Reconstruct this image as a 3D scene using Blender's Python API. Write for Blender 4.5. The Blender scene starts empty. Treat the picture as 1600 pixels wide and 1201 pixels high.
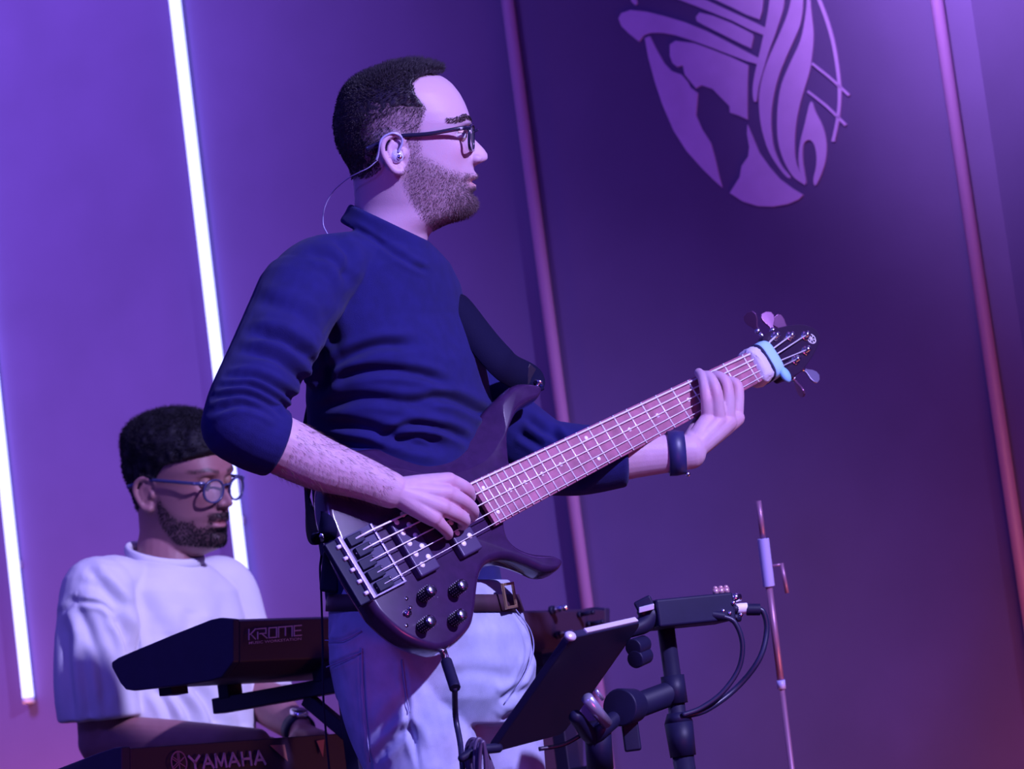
import bpy, bmesh, math, random
import numpy as np
from mathutils import Vector, Matrix
random.seed(7); rng = np.random.default_rng(7)
scene = bpy.context.scene
COL = scene.collection

# ------------------------------------------------------------------ camera
FPX = 5500.0                      # focal length for a 1600 px wide frame
PITCH, ROLL = math.radians(8.0), math.radians(7.4)
Z0 = 5.2                          # distance of the bass player
RIGHT = np.array([1., 0, 0]); FWD = np.array([0, math.cos(PITCH), math.sin(PITCH)])
UPV = np.array([0, -math.sin(PITCH), math.cos(PITCH)])
CR = math.cos(ROLL) * RIGHT - math.sin(ROLL) * UPV
CU = math.sin(ROLL) * RIGHT + math.cos(ROLL) * UPV
CAM = np.array([0, 0, 0.])
def P(u, v, d):                   # a point of the place seen at pixel (u, v), d metres away
    u, v, d = np.asarray(u, float), np.asarray(v, float), np.asarray(d, float)
    return CAM + d[..., None] * (FWD + ((u - 800) / FPX)[..., None] * CR - ((v - 600.5) / FPX)[..., None] * CU)
CAM[2] = 1.80 - P(620, 95, Z0)[2]
def unP(p):
    q = np.asarray(p, float) - CAM
    d = q @ FWD
    return 800 + FPX * (q @ CR) / d, 600.5 - FPX * (q @ CU) / d, d
cam = bpy.data.cameras.new('camera'); cam.sensor_width = 36.0; cam.lens = 36.0 * FPX / 1600
cam_o = bpy.data.objects.new('camera', cam); COL.objects.link(cam_o)
M = Matrix.Identity(4)
for i in range(3):
    M[i][0], M[i][1], M[i][2], M[i][3] = CR[i], CU[i], -FWD[i], CAM[i]
cam_o.matrix_world = M
cam.clip_end = 60
cam.dof.use_dof = True; cam.dof.focus_distance = 5.15; cam.dof.aperture_fstop = 7.0
scene.camera = cam_o

# ------------------------------------------------------------------ world, lights, exposure
w = bpy.data.worlds.new('world'); scene.world = w; w.use_nodes = True
w.node_tree.nodes['Background'].inputs[0].default_value = (0.065, 0.045, 0.42, 1)
w.node_tree.nodes['Background'].inputs[1].default_value = 0.75
def lamp(name, kind, loc, target, energy, color, size=0.3, spot=40, blend=0.4, size_y=None):
    l = bpy.data.lights.new(name, kind); l.energy = energy; l.color = color
    if kind == 'SPOT':
        l.spot_size = math.radians(spot); l.spot_blend = blend; l.shadow_soft_size = size
    elif kind == 'AREA':
        l.size = size
        if size_y: l.shape = 'RECTANGLE'; l.size_y = size_y
    o = bpy.data.objects.new(name, l); COL.objects.link(o); o.location = loc
    d = Vector(target) - Vector(loc); o.rotation_euler = d.to_track_quat('-Z', 'Y').to_euler()
    o['kind'] = 'helper'
    return o
lamp('key_spot', 'SPOT', (2.9, 1.9, 3.5), (-0.1, 5.2, 1.25), 2150, (0.50, 0.44, 1.0), 0.07, 34, 0.6)
lamp('blue_wash', 'SPOT', (-1.9, 0.6, 3.4), (0.0, 5.2, 1.3), 240, (0.14, 0.10, 1.0), 0.35, 40, 0.7)
lamp('magenta_foot_light', 'AREA', (0.9, 3.2, 0.12), (-0.2, 5.4, 1.1), 10, (1.0, 0.10, 0.36), 0.7)
lamp('amber_side_light', 'AREA', (2.3, 4.6, 0.5), (0.0, 5.2, 0.95), 26, (1.0, 0.36, 0.10), 0.14)
lamp('wall_fill', 'SPOT', (-2.2, 5.0, 4.0), (-1.7, 7.7, 2.4), 1250, (0.42, 0.26, 1.0), 0.5, 75, 1.0)  # added lamp, brightens the left wall beyond the glow of the tubes
lamp('rose_corner_fill', 'SPOT', (2.0, 4.6, 3.9), (1.2, 6.6, 2.8), 20, (1.0, 0.42, 0.70), 0.3, 60, 1.0)  # added lamp for the pinkish haze in the upper right corner
lamp('lilac_panel_fill', 'SPOT', (0.4, 4.4, 4.0), (1.1, 6.0, 2.7), 2400, (0.62, 0.42, 1.0), 0.3, 30, 1.0)  # added lamp that lightens the top of the right wall panel
lamp('amber_corner_fill', 'AREA', (-1.35, 6.9, 0.25), (-1.45, 7.7, 0.55), 20, (1.0, 0.30, 0.14), 0.5)  # added lamp, stands for the amber flare in the lower left corner
lamp('amber_corner_fill_b', 'AREA', (0.95, 5.6, 0.2), (0.9, 6.4, 0.5), 9, (1.0, 0.30, 0.18), 0.5)  # added lamp, amber flare of the lower right corner
vs = scene.view_settings
vs.view_transform = 'Standard'; vs.look = 'None'; vs.gamma = 1.0; vs.use_curve_mapping = False
vs.exposure = 0.0

# ------------------------------------------------------------------ helpers
MATS = {}
def mat(name, color, rough=0.6, metal=0.0, spec=0.5, var=0.0, vscale=40.0, bump=0.0, bscale=300.0, emit=0.0, coat=0.0, sheen=0.0, alpha=1.0, trans=0.0, sub=0.0, attr=None):
    if name in MATS: return MATS[name]
    m = bpy.data.materials.new(name); m.use_nodes = True; MATS[name] = m
    nt = m.node_tree; b = nt.nodes['Principled BSDF']
    b.inputs['Base Color'].default_value = (*color, 1); b.inputs['Roughness'].default_value = rough
    b.inputs['Metallic'].default_value = metal; b.inputs['Specular IOR Level'].default_value = spec
    b.inputs['Coat Weight'].default_value = coat; b.inputs['Sheen Weight'].default_value = sheen
    b.inputs['Alpha'].default_value = alpha; b.inputs['Transmission Weight'].default_value = trans
    if coat: b.inputs['Coat Roughness'].default_value = 0.06
    if sub:
        b.inputs['Subsurface Weight'].default_value = sub; b.inputs['Subsurface Radius'].default_value = (0.012, 0.005, 0.003); b.inputs['Subsurface Scale'].default_value = 0.6
    if emit:
        b.inputs['Emission Color'].default_value = (*color, 1); b.inputs['Emission Strength'].default_value = emit
    tc = nt.nodes.new('ShaderNodeTexCoord')
    src = None
    if attr:
        a = nt.nodes.new('ShaderNodeAttribute'); a.attribute_name = attr; src = a.outputs['Color']
        nt.links.new(src, b.inputs['Base Color'])
    if var:
        n = nt.nodes.new('ShaderNodeTexNoise'); n.inputs['Scale'].default_value = vscale; n.inputs['Detail'].default_value = 6
        nt.links.new(tc.outputs['Object'], n.inputs['Vector'])
        r = nt.nodes.new('ShaderNodeMapRange'); r.inputs[1].default_value = 0.3; r.inputs[2].default_value = 0.7
        r.inputs[3].default_value = 1 - var; r.inputs[4].default_value = 1 + var
        nt.links.new(n.outputs['Fac'], r.inputs[0])
        x = nt.nodes.new('ShaderNodeVectorMath'); x.operation = 'MULTIPLY'
        if src: nt.links.new(src, x.inputs[0])
        else: x.inputs[0].default_value = color
        nt.links.new(r.outputs[0], x.inputs[1]); nt.links.new(x.outputs[0], b.inputs['Base Color'])
    if bump:
        n = nt.nodes.new('ShaderNodeTexNoise'); n.inputs['Scale'].default_value = bscale; n.inputs['Detail'].default_value = 3
        nt.links.new(tc.outputs['Object'], n.inputs['Vector'])
        bp = nt.nodes.new('ShaderNodeBump'); bp.inputs['Strength'].default_value = bump; bp.inputs['Distance'].default_value = 0.002
        nt.links.new(n.outputs['Fac'], bp.inputs['Height']); nt.links.new(bp.outputs['Normal'], b.inputs['Normal'])
    return m

def tag(o, label=None, cat=None, group=None, kind=None):
    if label: o['label'] = label
    if cat: o['category'] = cat
    if group: o['group'] = group
    if kind: o['kind'] = kind
    return o
def empty(name, loc, label=None, cat=None, group=None):
    o = bpy.data.objects.new(name, None); COL.objects.link(o); o.location = loc; o.empty_display_size = 0.05
    return tag(o, label, cat, group)
def origin_of(o):
    p = Vector((0, 0, 0))
    while o: p = p + Vector(o.location); o = o.parent
    return p
def obj(name, V, F, m, parent=None, smooth=True, bevel=0.0, seg=2, color=None):
    """one mesh object; V are world coordinates"""
    V = np.asarray(V, float)
    if parent is not None: org = np.array(origin_of(parent))
    else: org = np.array([(V[:, 0].min() + V[:, 0].max()) / 2, (V[:, 1].min() + V[:, 1].max()) / 2, V[:, 2].min()])
    me = bpy.data.meshes.new(name)
    me.from_pydata((V - org).tolist(), [], F.tolist() if isinstance(F, np.ndarray) else [list(f) for f in F])
    if isinstance(m, (list, tuple)):
        for k in m: me.materials.append(k)
    elif m: me.materials.append(m)
    if smooth: me.polygons.foreach_set('use_smooth', np.ones(len(me.polygons), bool))
    if color is not None:
        a = me.color_attributes.new('tint', 'FLOAT_COLOR', 'POINT')
        c = np.ones((len(V), 4)); c[:, :3] = color; a.data.foreach_set('color', c.ravel())
    me.update()
    o = bpy.data.objects.new(name, me); COL.objects.link(o)
    if parent is not None: o.parent = parent
    else: o.location = org
    if bevel:
        b = o.modifiers.new('bevel', 'BEVEL'); b.width = bevel; b.segments = seg; b.limit_method = 'ANGLE'; b.angle_limit = math.radians(35)
        o.modifiers.new('wn', 'WEIGHTED_NORMAL').keep_sharp = False
    return o

# shapes: every one returns (V, F)
def join(*parts):
    V, F, n = [], [], 0
    for v, f in parts:
        V.append(np.asarray(v, float)); F += [[i + n for i in q] for q in f]; n += len(v)
    return np.concatenate(V), F
def spline(pts, n, closed=False):
    pts = np.asarray(pts, float); k = len(pts)
    if closed: q = np.concatenate([pts[-1:], pts, pts[:2]])
    else: q = np.concatenate([2 * pts[:1] - pts[1:2], pts, 2 * pts[-1:] - pts[-2:-1]])
    m = k if closed else k - 1
    out = []
    for t in np.linspace(0, m, n, endpoint=not closed):
        i = min(int(t), m - 1); x = t - i
        a, b, c, d = q[i], q[i + 1], q[i + 2], q[i + 3]
        out.append(0.5 * (2 * b + (c - a) * x + (2 * a - 5 * b + 4 * c - d) * x * x + (3 * b - a - 3 * c + d) * x ** 3))
    return np.array(out)
def grid_loft(rings, cap=True):
    rings = [np.asarray(r, float) for r in rings]; m = len(rings[0]); n = len(rings)
    V = np.concatenate(rings); F = []
    for i in range(n - 1):
        for j in range(m):
            k = (j + 1) % m
            F.append([i * m + j, i * m + k, (i + 1) * m + k, (i + 1) * m + j])
    if cap:
        V = np.concatenate([V, rings[0].mean(0)[None], rings[-1].mean(0)[None]]); a = n * m
        for j in range(m):
            k = (j + 1) % m
            F.append([a, k, j]); F.append([a + 1, (n - 1) * m + j, (n - 1) * m + k])
    return V, F
def frames(path):
    T = np.gradient(path, axis=0); T /= np.linalg.norm(T, axis=1)[:, None] + 1e-12
    ref = np.array([0, 0, 1.]) if abs(T[0][2]) < 0.9 else np.array([1., 0, 0])
    N = []
    n = ref - T[0] * (ref @ T[0]); n /= np.linalg.norm(n)
    for t in T:
        n = n - t * (n @ t); n /= np.linalg.norm(n) + 1e-12; N.append(n)
    N = np.array(N); return T, N, np.cross(T, N)
def tube(pts, r, n=None, m=10, smooth=True, cap=True):
    pts = np.asarray(pts, float)
    if smooth and len(pts) > 2:
        n = n or len(pts) * 8
        if np.ndim(r): r = np.interp(np.linspace(0, 1, n), np.linspace(0, 1, len(r)), r)
        path = spline(pts, n)
    else: path = pts
    r = np.broadcast_to(np.asarray(r, float), (len(path),))
    T, N, B = frames(path)
    a = np.linspace(0, 2 * math.pi, m, endpoint=False)
    rings = [path[i] + r[i] * (np.cos(a)[:, None] * N[i] + np.sin(a)[:, None] * B[i]) for i in range(len(path))]
    return grid_loft(rings, cap)
def limb(pts, rad, m=24, n=40, up=None, cap1=1.0):
    """rounded, tapering limb with hemispherical ends; rad may be (ra, rb) pairs with the first along `up`"""
    pts = np.asarray(pts, float); rad = np.asarray(rad, float)
    if rad.ndim == 1: rad = np.stack([rad, rad], 1)
    path = spline(pts, n) if len(pts) > 2 else np.linspace(pts[0], pts[1], n)
    rr = spline(rad, n) if len(pts) > 2 else np.linspace(rad[0], rad[1], n)
    T, N, B = frames(path)
    if up is not None:
        N = np.asarray(up, float) - T * (T @ np.asarray(up, float))[:, None]; N /= np.linalg.norm(N, axis=1)[:, None]; B = np.cross(T, N)
    a = np.linspace(0, 2 * math.pi, m, endpoint=False)
    rings = []
    def ring(c, i, s): return c + s * (rr[i, 0] * np.cos(a)[:, None] * N[i] + rr[i, 1] * np.sin(a)[:, None] * B[i])
    for t in (80, 60, 40, 20):
        q = math.radians(t); rings.append(ring(path[0] - T[0] * rr[0].mean() * math.sin(q), 0, math.cos(q)))
    for i in range(n): rings.append(ring(path[i], i, 1))
    for t in (20, 40, 60, 80):
        q = math.radians(t); rings.append(ring(path[-1] + T[-1] * rr[-1].mean() * cap1 * math.sin(q), -1, math.cos(q)))
    return grid_loft(rings)
def ellipsoid(c, r, m=24, n=14, rot=None):
    c = np.asarray(c, float); rings = []
    for t in np.linspace(-math.pi / 2 + 0.12, math.pi / 2 - 0.12, n):
        a = np.linspace(0, 2 * math.pi, m, endpoint=False)
        q = np.stack([r[0] * np.cos(t) * np.cos(a), r[1] * np.cos(t) * np.sin(a), np.full(m, r[2] * math.sin(t))], 1)
        if rot is not None: q = q @ np.asarray(rot).T
        rings.append(c + q)
    return grid_loft(rings)
def box(c, half, ax=None):
    c = np.asarray(c, float); ax = np.eye(3) if ax is None else np.asarray(ax, float)
    V = [c + sx * half[0] * ax[0] + sy * half[1] * ax[1] + sz * half[2] * ax[2] for sz in (-1, 1) for sy in (-1, 1) for sx in (-1, 1)]
    F = [[0, 2, 3, 1], [4, 5, 7, 6], [0, 1, 5, 4], [2, 6, 7, 3], [0, 4, 6, 2], [1, 3, 7, 5]]
    if np.linalg.det(ax) < 0: F = [f[::-1] for f in F]
    return np.array(V), F
def prism(poly, org, ax, ay, az, h0, h1):
    poly = np.asarray(poly, float); n = len(poly)
    area = np.sum(poly[:, 0] * np.roll(poly[:, 1], -1) - np.roll(poly[:, 0], -1) * poly[:, 1])
    if area * np.dot(np.cross(ax, ay), az) < 0: poly = poly[::-1]
    base = org + poly[:, :1] * ax + poly[:, 1:2] * ay
    V = np.concatenate([base + h0 * az, base + h1 * az])
    F = [list(range(n - 1, -1, -1)), list(range(n, 2 * n))] + [[i, (i + 1) % n, n + (i + 1) % n, n + i] for i in range(n)]
    return V, F
def cyl(a, b, r0, r1=None, m=16):
    r1 = r0 if r1 is None else r1
    return tube(np.array([a, b]), np.array([r0, r1]), smooth=False, m=m)
def unit(v): v = np.asarray(v, float); return v / np.linalg.norm(v)

class Px:
    """figure space: u, v in photograph pixels at the figure's own distance, w = depth in the same unit"""
    def __init__(s, z0): s.z0 = z0; s.k = z0 / FPX
    def world(s, q): q = np.asarray(q, float); return P(q[..., 0], q[..., 1], s.z0 + q[..., 2] * s.k)
    def back(s, p): u, v, d = unP(p); return np.stack([u, v, (d - s.z0) / s.k], -1)
def normals(V, F):
    F = np.asarray(F); a, b, c, d = (V[F[:, i]] for i in range(4)); n = np.cross(c - a, d - b)
    N = np.zeros_like(V)
    for i in range(4): np.add.at(N, F[:, i], n)
    return N / (np.linalg.norm(N, axis=1)[:, None] + 1e-12)
def remesh(parts, voxel, smooth=4, factor=0.5):
    """fuse overlapping closed shapes into one continuous skin"""
    V, F = join(*parts)
    me = bpy.data.meshes.new('tmp'); me.from_pydata(V.tolist(), [], F); me.update()
    bm = bmesh.new(); bm.from_mesh(me); bmesh.ops.recalc_face_normals(bm, faces=bm.faces); bm.to_mesh(me); bm.free()
    o = bpy.data.objects.new('tmp', me); COL.objects.link(o)
    r = o.modifiers.new('r', 'REMESH'); r.mode = 'VOXEL'; r.voxel_size = voxel; r.adaptivity = 0
    if smooth: s = o.modifiers.new('s', 'SMOOTH'); s.iterations = smooth; s.factor = factor
    dg = bpy.context.evaluated_depsgraph_get(); e = o.evaluated_get(dg); m2 = e.to_mesh()
    n = len(m2.vertices); Vn = np.empty(n * 3); m2.vertices.foreach_get('co', Vn); Vn = Vn.reshape(-1, 3).copy()
    nl = len(m2.loops); L = np.empty(nl, np.int32); m2.loops.foreach_get('vertex_index', L)
    lt = np.empty(len(m2.polygons), np.int32); m2.polygons.foreach_get('loop_total', lt)
    ls = np.empty(len(m2.polygons), np.int32); m2.polygons.foreach_get('loop_start', ls)
    q = lt == 4
    Fq = L[ls[q][:, None] + np.arange(4)]
    e.to_mesh_clear(); bpy.data.objects.remove(o); bpy.data.meshes.remove(me)
    return Vn, Fq
def poly_dist(uv, line):
    line = np.asarray(line, float); best = np.full(len(uv), 1e9); t_at = np.zeros(len(uv))
    for i in range(len(line) - 1):
        a, b = line[i], line[i + 1]; ab = b - a
        t = np.clip(((uv - a) @ ab) / (ab @ ab + 1e-9), 0, 1)
        d = np.linalg.norm(uv - (a + t[:, None] * ab), axis=1)
        k = d < best; best[k] = d[k]; t_at[k] = (i + t[k]) / (len(line) - 1)
    return best, t_at
def folds(V, F, lines, side=-1):
    """press creases and lift ridges along lines drawn on the side that faces the room"""
    N = normals(V, F); D = np.zeros(len(V)); face = np.clip(side * N[:, 2] * 2.0 + 0.35, 0, 1)
    for line, amp, wid in lines:
        line = spline(line, 24) if len(line) > 2 else np.asarray(line, float)
        lo, hi = line.min(0) - 4 * wid, line.max(0) + 4 * wid
        k = np.where((V[:, 0] > lo[0]) & (V[:, 0] < hi[0]) & (V[:, 1] > lo[1]) & (V[:, 1] < hi[1]) & (face > 0))[0]
        if not len(k): continue
        d, t = poly_dist(V[k, :2], line)
        end = np.clip(np.minimum(t, 1 - t) * 5 + 0.15, 0, 1)
        D[k] += face[k] * end * amp * (-np.exp(-(d / wid) ** 2) + 0.55 * np.exp(-((d - 1.9 * wid) / (1.1 * wid)) ** 2))
    return V + N * D[:, None]
def smoothstep(a, b, x): t = np.clip((x - a) / (b - a), 0, 1); return t * t * (3 - 2 * t)
def vnoise(p, s):
    """cheap smooth value noise"""
    q = np.asarray(p, float) / s; i = np.floor(q).astype(np.int64); f = q - i; f = f * f * (3 - 2 * f); out = 0
    for dx in (0, 1):
        for dy in (0, 1):
            for dz in (0, 1):
                h = (i[:, 0] + dx) * 73856093 ^ (i[:, 1] + dy) * 19349663 ^ (i[:, 2] + dz) * 83492791
                h = (h ^ (h >> 13)) * 1274126177
                r = ((h ^ (h >> 16)) & 0xffff) / 65535.0
                out = out + r * (f[:, 0] if dx else 1 - f[:, 0]) * (f[:, 1] if dy else 1 - f[:, 1]) * (f[:, 2] if dz else 1 - f[:, 2])
    return out * 2 - 1
def strands(roots, dirs, length, r0, bend=None, seg=2):
    """tapering hairs, each a three sided spike; returns V, F"""
    n = len(roots); dirs = dirs / (np.linalg.norm(dirs, axis=1)[:, None] + 1e-9)
    a = np.cross(dirs, [0.31, 0.52, 0.79]); a /= np.linalg.norm(a, axis=1)[:, None] + 1e-9; b = np.cross(dirs, a)
    bend = np.zeros_like(dirs) if bend is None else bend
    rings = []
    for s in range(seg):
        t = s / seg; c = roots + dirs * (length * t)[:, None] + bend * (length * t * t)[:, None]
        r = (r0 * (1 - 0.75 * t))
        for k in range(3):
            q = 2 * math.pi * k / 3; rings.append(c + (a * math.cos(q) + b * math.sin(q)) * np.reshape(r, (-1, 1)))
    tip = roots + dirs * length[:, None] + bend * length[:, None]
    V = np.stack(rings + [tip], 1).reshape(-1, 3); per = 3 * seg + 1
    base = []
    for s in range(seg - 1):
        for k in range(3): base.append([s * 3 + k, s * 3 + (k + 1) % 3, (s + 1) * 3 + (k + 1) % 3, (s + 1) * 3 + k])
    tri = [[(seg - 1) * 3 + k, (seg - 1) * 3 + (k + 1) % 3, per - 1] for k in range(3)]
    F = (np.array(base)[None] + (np.arange(n) * per)[:, None, None]).reshape(-1, 4).tolist() + (np.array(tri)[None] + (np.arange(n) * per)[:, None, None]).reshape(-1, 3).tolist()
    return V, F

# ================================================================== THE SETTING
WD = np.array([math.cos(math.radians(30)), -math.sin(math.radians(30)), 0]); WN = np.array([-WD[1] * -1, -WD[0], 0]); WN = np.array([WD[1], -WD[0], 0])
W0 = P(800, 600, 7.0); ZV = np.array([0, 0, 1.])
def wall_pt(u, v, off=0.0):
    r = P(u, v, 1.0) - CAM; p0 = W0 + WN * off
    t = ((p0 - CAM) @ WN) / (r @ WN)
    return CAM + r * t
def wall_uz(p): return (p - W0) @ WD, p[2]
m_wall = mat('backdrop_paint', (0.110, 0.064, 0.200), 0.85, var=0.06, vscale=6, bump=0.12, bscale=180)
m_floor = mat('stage_floor_paint', (0.03, 0.02, 0.035), 0.5, var=0.2, vscale=9)
corner = wall_uz(wall_pt(1562, 300))[0]
def slab(a, b, z0, z1, th, m, name, d=WD, n=WN, org=W0):
    c = np.array([org[0], org[1], 0]) + d * (a + b) / 2 - n * th / 2 + ZV * (z0 + z1) / 2
    o = obj(name, *box(c, ((b - a) / 2, th / 2, (z1 - z0) / 2), [d, n, ZV]), m, smooth=False)
    return tag(o, kind='structure')
slab(-5, corner, 0, 4.5, 0.1, m_wall, 'wall_back')
RD = unit([0.50, -0.87, 0]); RN = np.array([RD[1], -RD[0], 0])
RO = W0 + WD * corner
slab(0, 3.0, 0, 4.5, 0.1, m_wall, 'wall_right', RD, RN, RO)
tag(obj('floor', *box((0, 5.0, -0.1), (5, 4.6, 0.1)), m_floor, smooth=False), kind='structure')

# light tubes fixed to the backdrop: two lit, two dark
def tube_light(p_top, p_bot, lit, label, group):
    t = 0.0125; a0, _ = wall_uz(wall_pt(*p_bot, 0.035)); a1, _ = wall_uz(wall_pt(*p_top, 0.035)); a = (a0 + a1) / 2
    zb = wall_pt(42, 1100)[2] if lit else 0.35
    base = np.array([W0[0], W0[1], 0]) + WD * a + WN * 0.017
    root = empty('led_tube', base + ZV * zb, label, 'led tube', group)
    m = mat('led_lit', (0.38, 0.43, 1.0), 0.4, emit=2.6) if lit else mat('led_dark', (0.34, 0.17, 0.40), 0.5)
    obj('diffuser', *cyl(base + ZV * (zb + .012), base + ZV * 4.3, t, m=14), m, root)
    hw = mat('led_socket', (0.5, 0.45, 0.6), 0.5) if lit else mat('led_socket_dark', (0.16, 0.08, 0.22), 0.5)
    for z0, z1 in ((zb, zb + .012), (4.3, 4.315)): obj('end_cap', *cyl(base + ZV * z0, base + ZV * z1, t * 1.05, m=14), hw, root)
    for z in (zb + .3, 3.0, 4.0):
        obj('clip', *box(base - WN * 0.008 + ZV * z, (0.010, 0.008, 0.008), [WD, WN, ZV]), hw, root)
tube_light((263, 0), (373, 890), True, 'lit white led tube on the wall behind the bass player', 'led tubes on the backdrop')
tube_light((-80, 0), (34, 1100), True, 'lit white led tube at the left edge beside the keyboard player', 'led tubes on the backdrop')
tube_light((784, 0), (906, 900), False, 'unlit pinkish tube on the wall just left of the emblem', 'led tubes on the backdrop')
tube_light((1462, 0), (1592, 930), False, 'unlit faint tube on the wall right of the emblem', 'led tubes on the backdrop')

# emblem: flat cut pieces on the backdrop
EM = {}
def ec(pts): return [(940 + x / 3.431, y / 3.431) for x, y in pts]
EMB = [
 [(95,100),(110,72),(160,55),(250,65),(350,90),(450,120),(560,165),(660,215),(760,268),(845,312),(838,345),(790,332),(700,298),(600,258),(500,222),(400,190),(330,177),(270,177),(232,190),(205,224),(150,180),(110,140)],
 [(510,92),(530,68),(600,85),(700,125),(812,182),(818,200),(805,262),(760,240),(650,185),(560,140),(515,115)],
 [(330,-40),(470,-40),(560,0),(680,55),(800,110),(882,150),(875,190),(800,160),(700,110),(600,70),(500,30),(420,0)],
 [(500,-70),(880,-70),(872,0),(865,60),(850,106),(780,80),(700,40),(600,-6)],
 [(150,-30),(185,-30),(195,20),(185,30),(165,10)],
 [(910,-70),(1000,-70),(985,0),(975,60),(940,170),(900,280),(870,380),(845,470),(836,540),(820,540),(814,480),(825,400),(850,290),(870,200),(890,100),(905,0)],
 [(1030,-70),(1090,-70),(1085,0),(1080,80),(1060,160),(1010,270),(960,390),(930,500),(915,600),(915,700),(930,800),(970,890),(1015,945),(1000,952),(955,900),(900,810),(865,700),(850,600),(850,500),(870,400),(910,290),(960,180),(1000,80),(1020,0)],
 [(1100,-70),(1112,-70),(1122,0),(1130,80),(1140,180),(1135,280),(1120,380),(1090,480),(1065,570),(1045,680),(1040,790),(1050,880),(1095,985),(1075,980),(1030,945),(985,870),(955,780),(945,680),(950,560),(970,450),(1020,330),(1070,220),(1095,100),(1105,0)],
 [(1125,545),(1150,600),(1190,680),(1210,770),(1205,860),(1180,940),(1150,995),(1140,960),(1155,890),(1155,820),(1140,768),(1112,750),(1085,780),(1083,860),(1093,930),(1100,985),(1070,930),(1060,850),(1070,760),(1095,660)],
 [(236,205),(262,195),(300,270),(340,340),(380,382),(430,400),(466,440),(480,470),(520,500),(515,560),(510,620),(540,690),(590,770),(615,860),(635,950),(650,1005),(600,960),(540,900),(460,810),(390,700),(330,560),(290,440),(255,310)],
 [(370,240),(400,220),(500,232),(600,268),(700,308),(790,350),(786,450),(786,642),(740,620),(692,605),(690,570),(650,530),(600,478),(540,458),(510,474),(476,432),(450,400),(440,350),(410,360),(385,340),(370,300)],
 [(786,670),(812,730),(850,820),(900,890),(960,960),(1030,1012),(1085,1045),(1060,1070),(1000,1095),(920,1108),(840,1105),(760,1080),(692,1035),(720,990),(745,950),(755,890),(790,840),(796,790),(784,720)],
]
def ribbon_poly(line, wd):
    line = spline(line, 24); t = np.gradient(line, axis=0); t /= np.linalg.norm(t, axis=1)[:, None]; n = np.stack([-t[:, 1], t[:, 0]], 1)
    return np.concatenate([line + n * wd / 2, (line - n * wd / 2)[::-1]])
EMB.append(ribbon_poly([(1140,-70),(1170,0),(1215,120),(1250,250),(1273,400),(1280,520),(1270,640),(1245,760)], 18))
EMB.append(ribbon_poly([(1130,340),(1230,420),(1330,512)], 13)); EMB.append(ribbon_poly([(1108,490),(1220,580),(1312,672)], 13))
m_emb = mat('emblem_vinyl', (0.60, 0.36, 0.74), 0.7, var=0.05, vscale=20)
eb = wall_pt(1205, 325)
emblem = empty('wall_emblem', eb, 'large lavender globe and flame emblem on the dark wall', 'emblem')
for k, pts in enumerate(EMB):
    q = np.array(ec(pts)); pp = np.stack([wall_pt(a, b) for a, b in q]); uv = np.stack([(pp - W0) @ WD, pp[:, 2]], 1)
    if k < 12:
        uv = spline(uv, len(uv) * 3, closed=True) if k in (5, 6, 7, 8) else uv
    obj('emblem_piece', *prism(uv, np.array([W0[0], W0[1], 0]), WD, ZV, WN, 0.0005, 0.004), m_emb, emblem, smooth=False)

# ================================================================== BASS GUITAR
BX = Px(Z0)
s_w = -268 * BX.k
A_s = P(598, 866, Z0 + s_w)                        # middle of the saddles, string plane
def _nut(d): return P(1203, 560, d)
lo, hi = Z0 + s_w, Z0 + s_w + 0.86
for _ in range(50):
    mid = (lo + hi) / 2
    if np.linalg.norm(_nut(mid) - A_s) < 0.864: lo = mid
    else: hi = mid
GN = unit(_nut(lo) - A_s)                          # along the neck
cz = -(0.52 * (GN @ CR) - 0.855 * (GN @ CU)) / (GN @ FWD)
GC = unit(0.52 * CR - 0.855 * CU + cz * FWD)       # across the strings, downwards
GM = np.cross(GN, GC)
if GM @ FWD > 0: GM = -GM                          # out of the face, towards the room
def G(a, b, g=0.0): return A_s + np.multiply.outer(a, GN) + np.multiply.outer(b, GC) + np.multiply.outer(g, GM)
def gpx(u, v, g=0.0):
    r = P(u, v, 1.0) - CAM; p0 = A_s + GM * g; t = ((p0 - CAM) @ GM) / (r @ GM); q = CAM + r * t - A_s
    return q @ GN, q @ GC
FACE = -0.013
m_body = mat('bass_lacquer', (0.034, 0.012, 0.058), 0.26, spec=0.55, coat=0.45, var=0.15, vscale=60)
m_blk = mat('black_plastic', (0.010, 0.009, 0.038), 0.5, spec=0.25, var=0.1)  # blue in this and the other blacks is haze put into the colour
m_chrome = mat('chrome', (0.75, 0.72, 0.82), 0.18, metal=1.0)
m_bridge = mat('bridge_metal', (0.42, 0.36, 0.62), 0.35, metal=0.8)
m_fb = mat('rosewood', (0.30, 0.10, 0.17), 0.5, var=0.25, vscale=45)
m_maple = mat('neck_wood', (0.20, 0.07, 0.11), 0.4, var=0.15, vscale=30)
m_string = mat('steel_string', (0.85, 0.82, 0.92), 0.35, metal=0.15, spec=0.8)
m_dot = mat('pearl', (0.85, 0.80, 0.88), 0.35)
bass = empty('bass_guitar', G(0.0, 0.10, FACE - .04), 'dark five string electric bass guitar held by the bearded player', 'bass guitar')
outl_px = [(846,603),(820,596),(800,602),(771,630),(752,660),(736,684),(712,697),(685,702),(664,703),(630,695),(595,691),(560,697),(528,716),(510,748),(511,798),(526,840),(545,886),(576,936),(595,963),(633,995),(671,1011),(694,1013),(717,1001),(738,978),(745,955),(749,920),(752,900),(760,882),(775,873),(795,871),(825,880),(852,891),(874,888),(880,876),(866,866),(832,861),(806,849),(793,830),(790,800),(800,775),(803,740),(797,715),(795,690),(799,665),(812,640),(832,626),(845,618)]
O2 = spline(np.array([gpx(a, b, FACE) for a, b in outl_px]), 220, closed=True)
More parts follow.
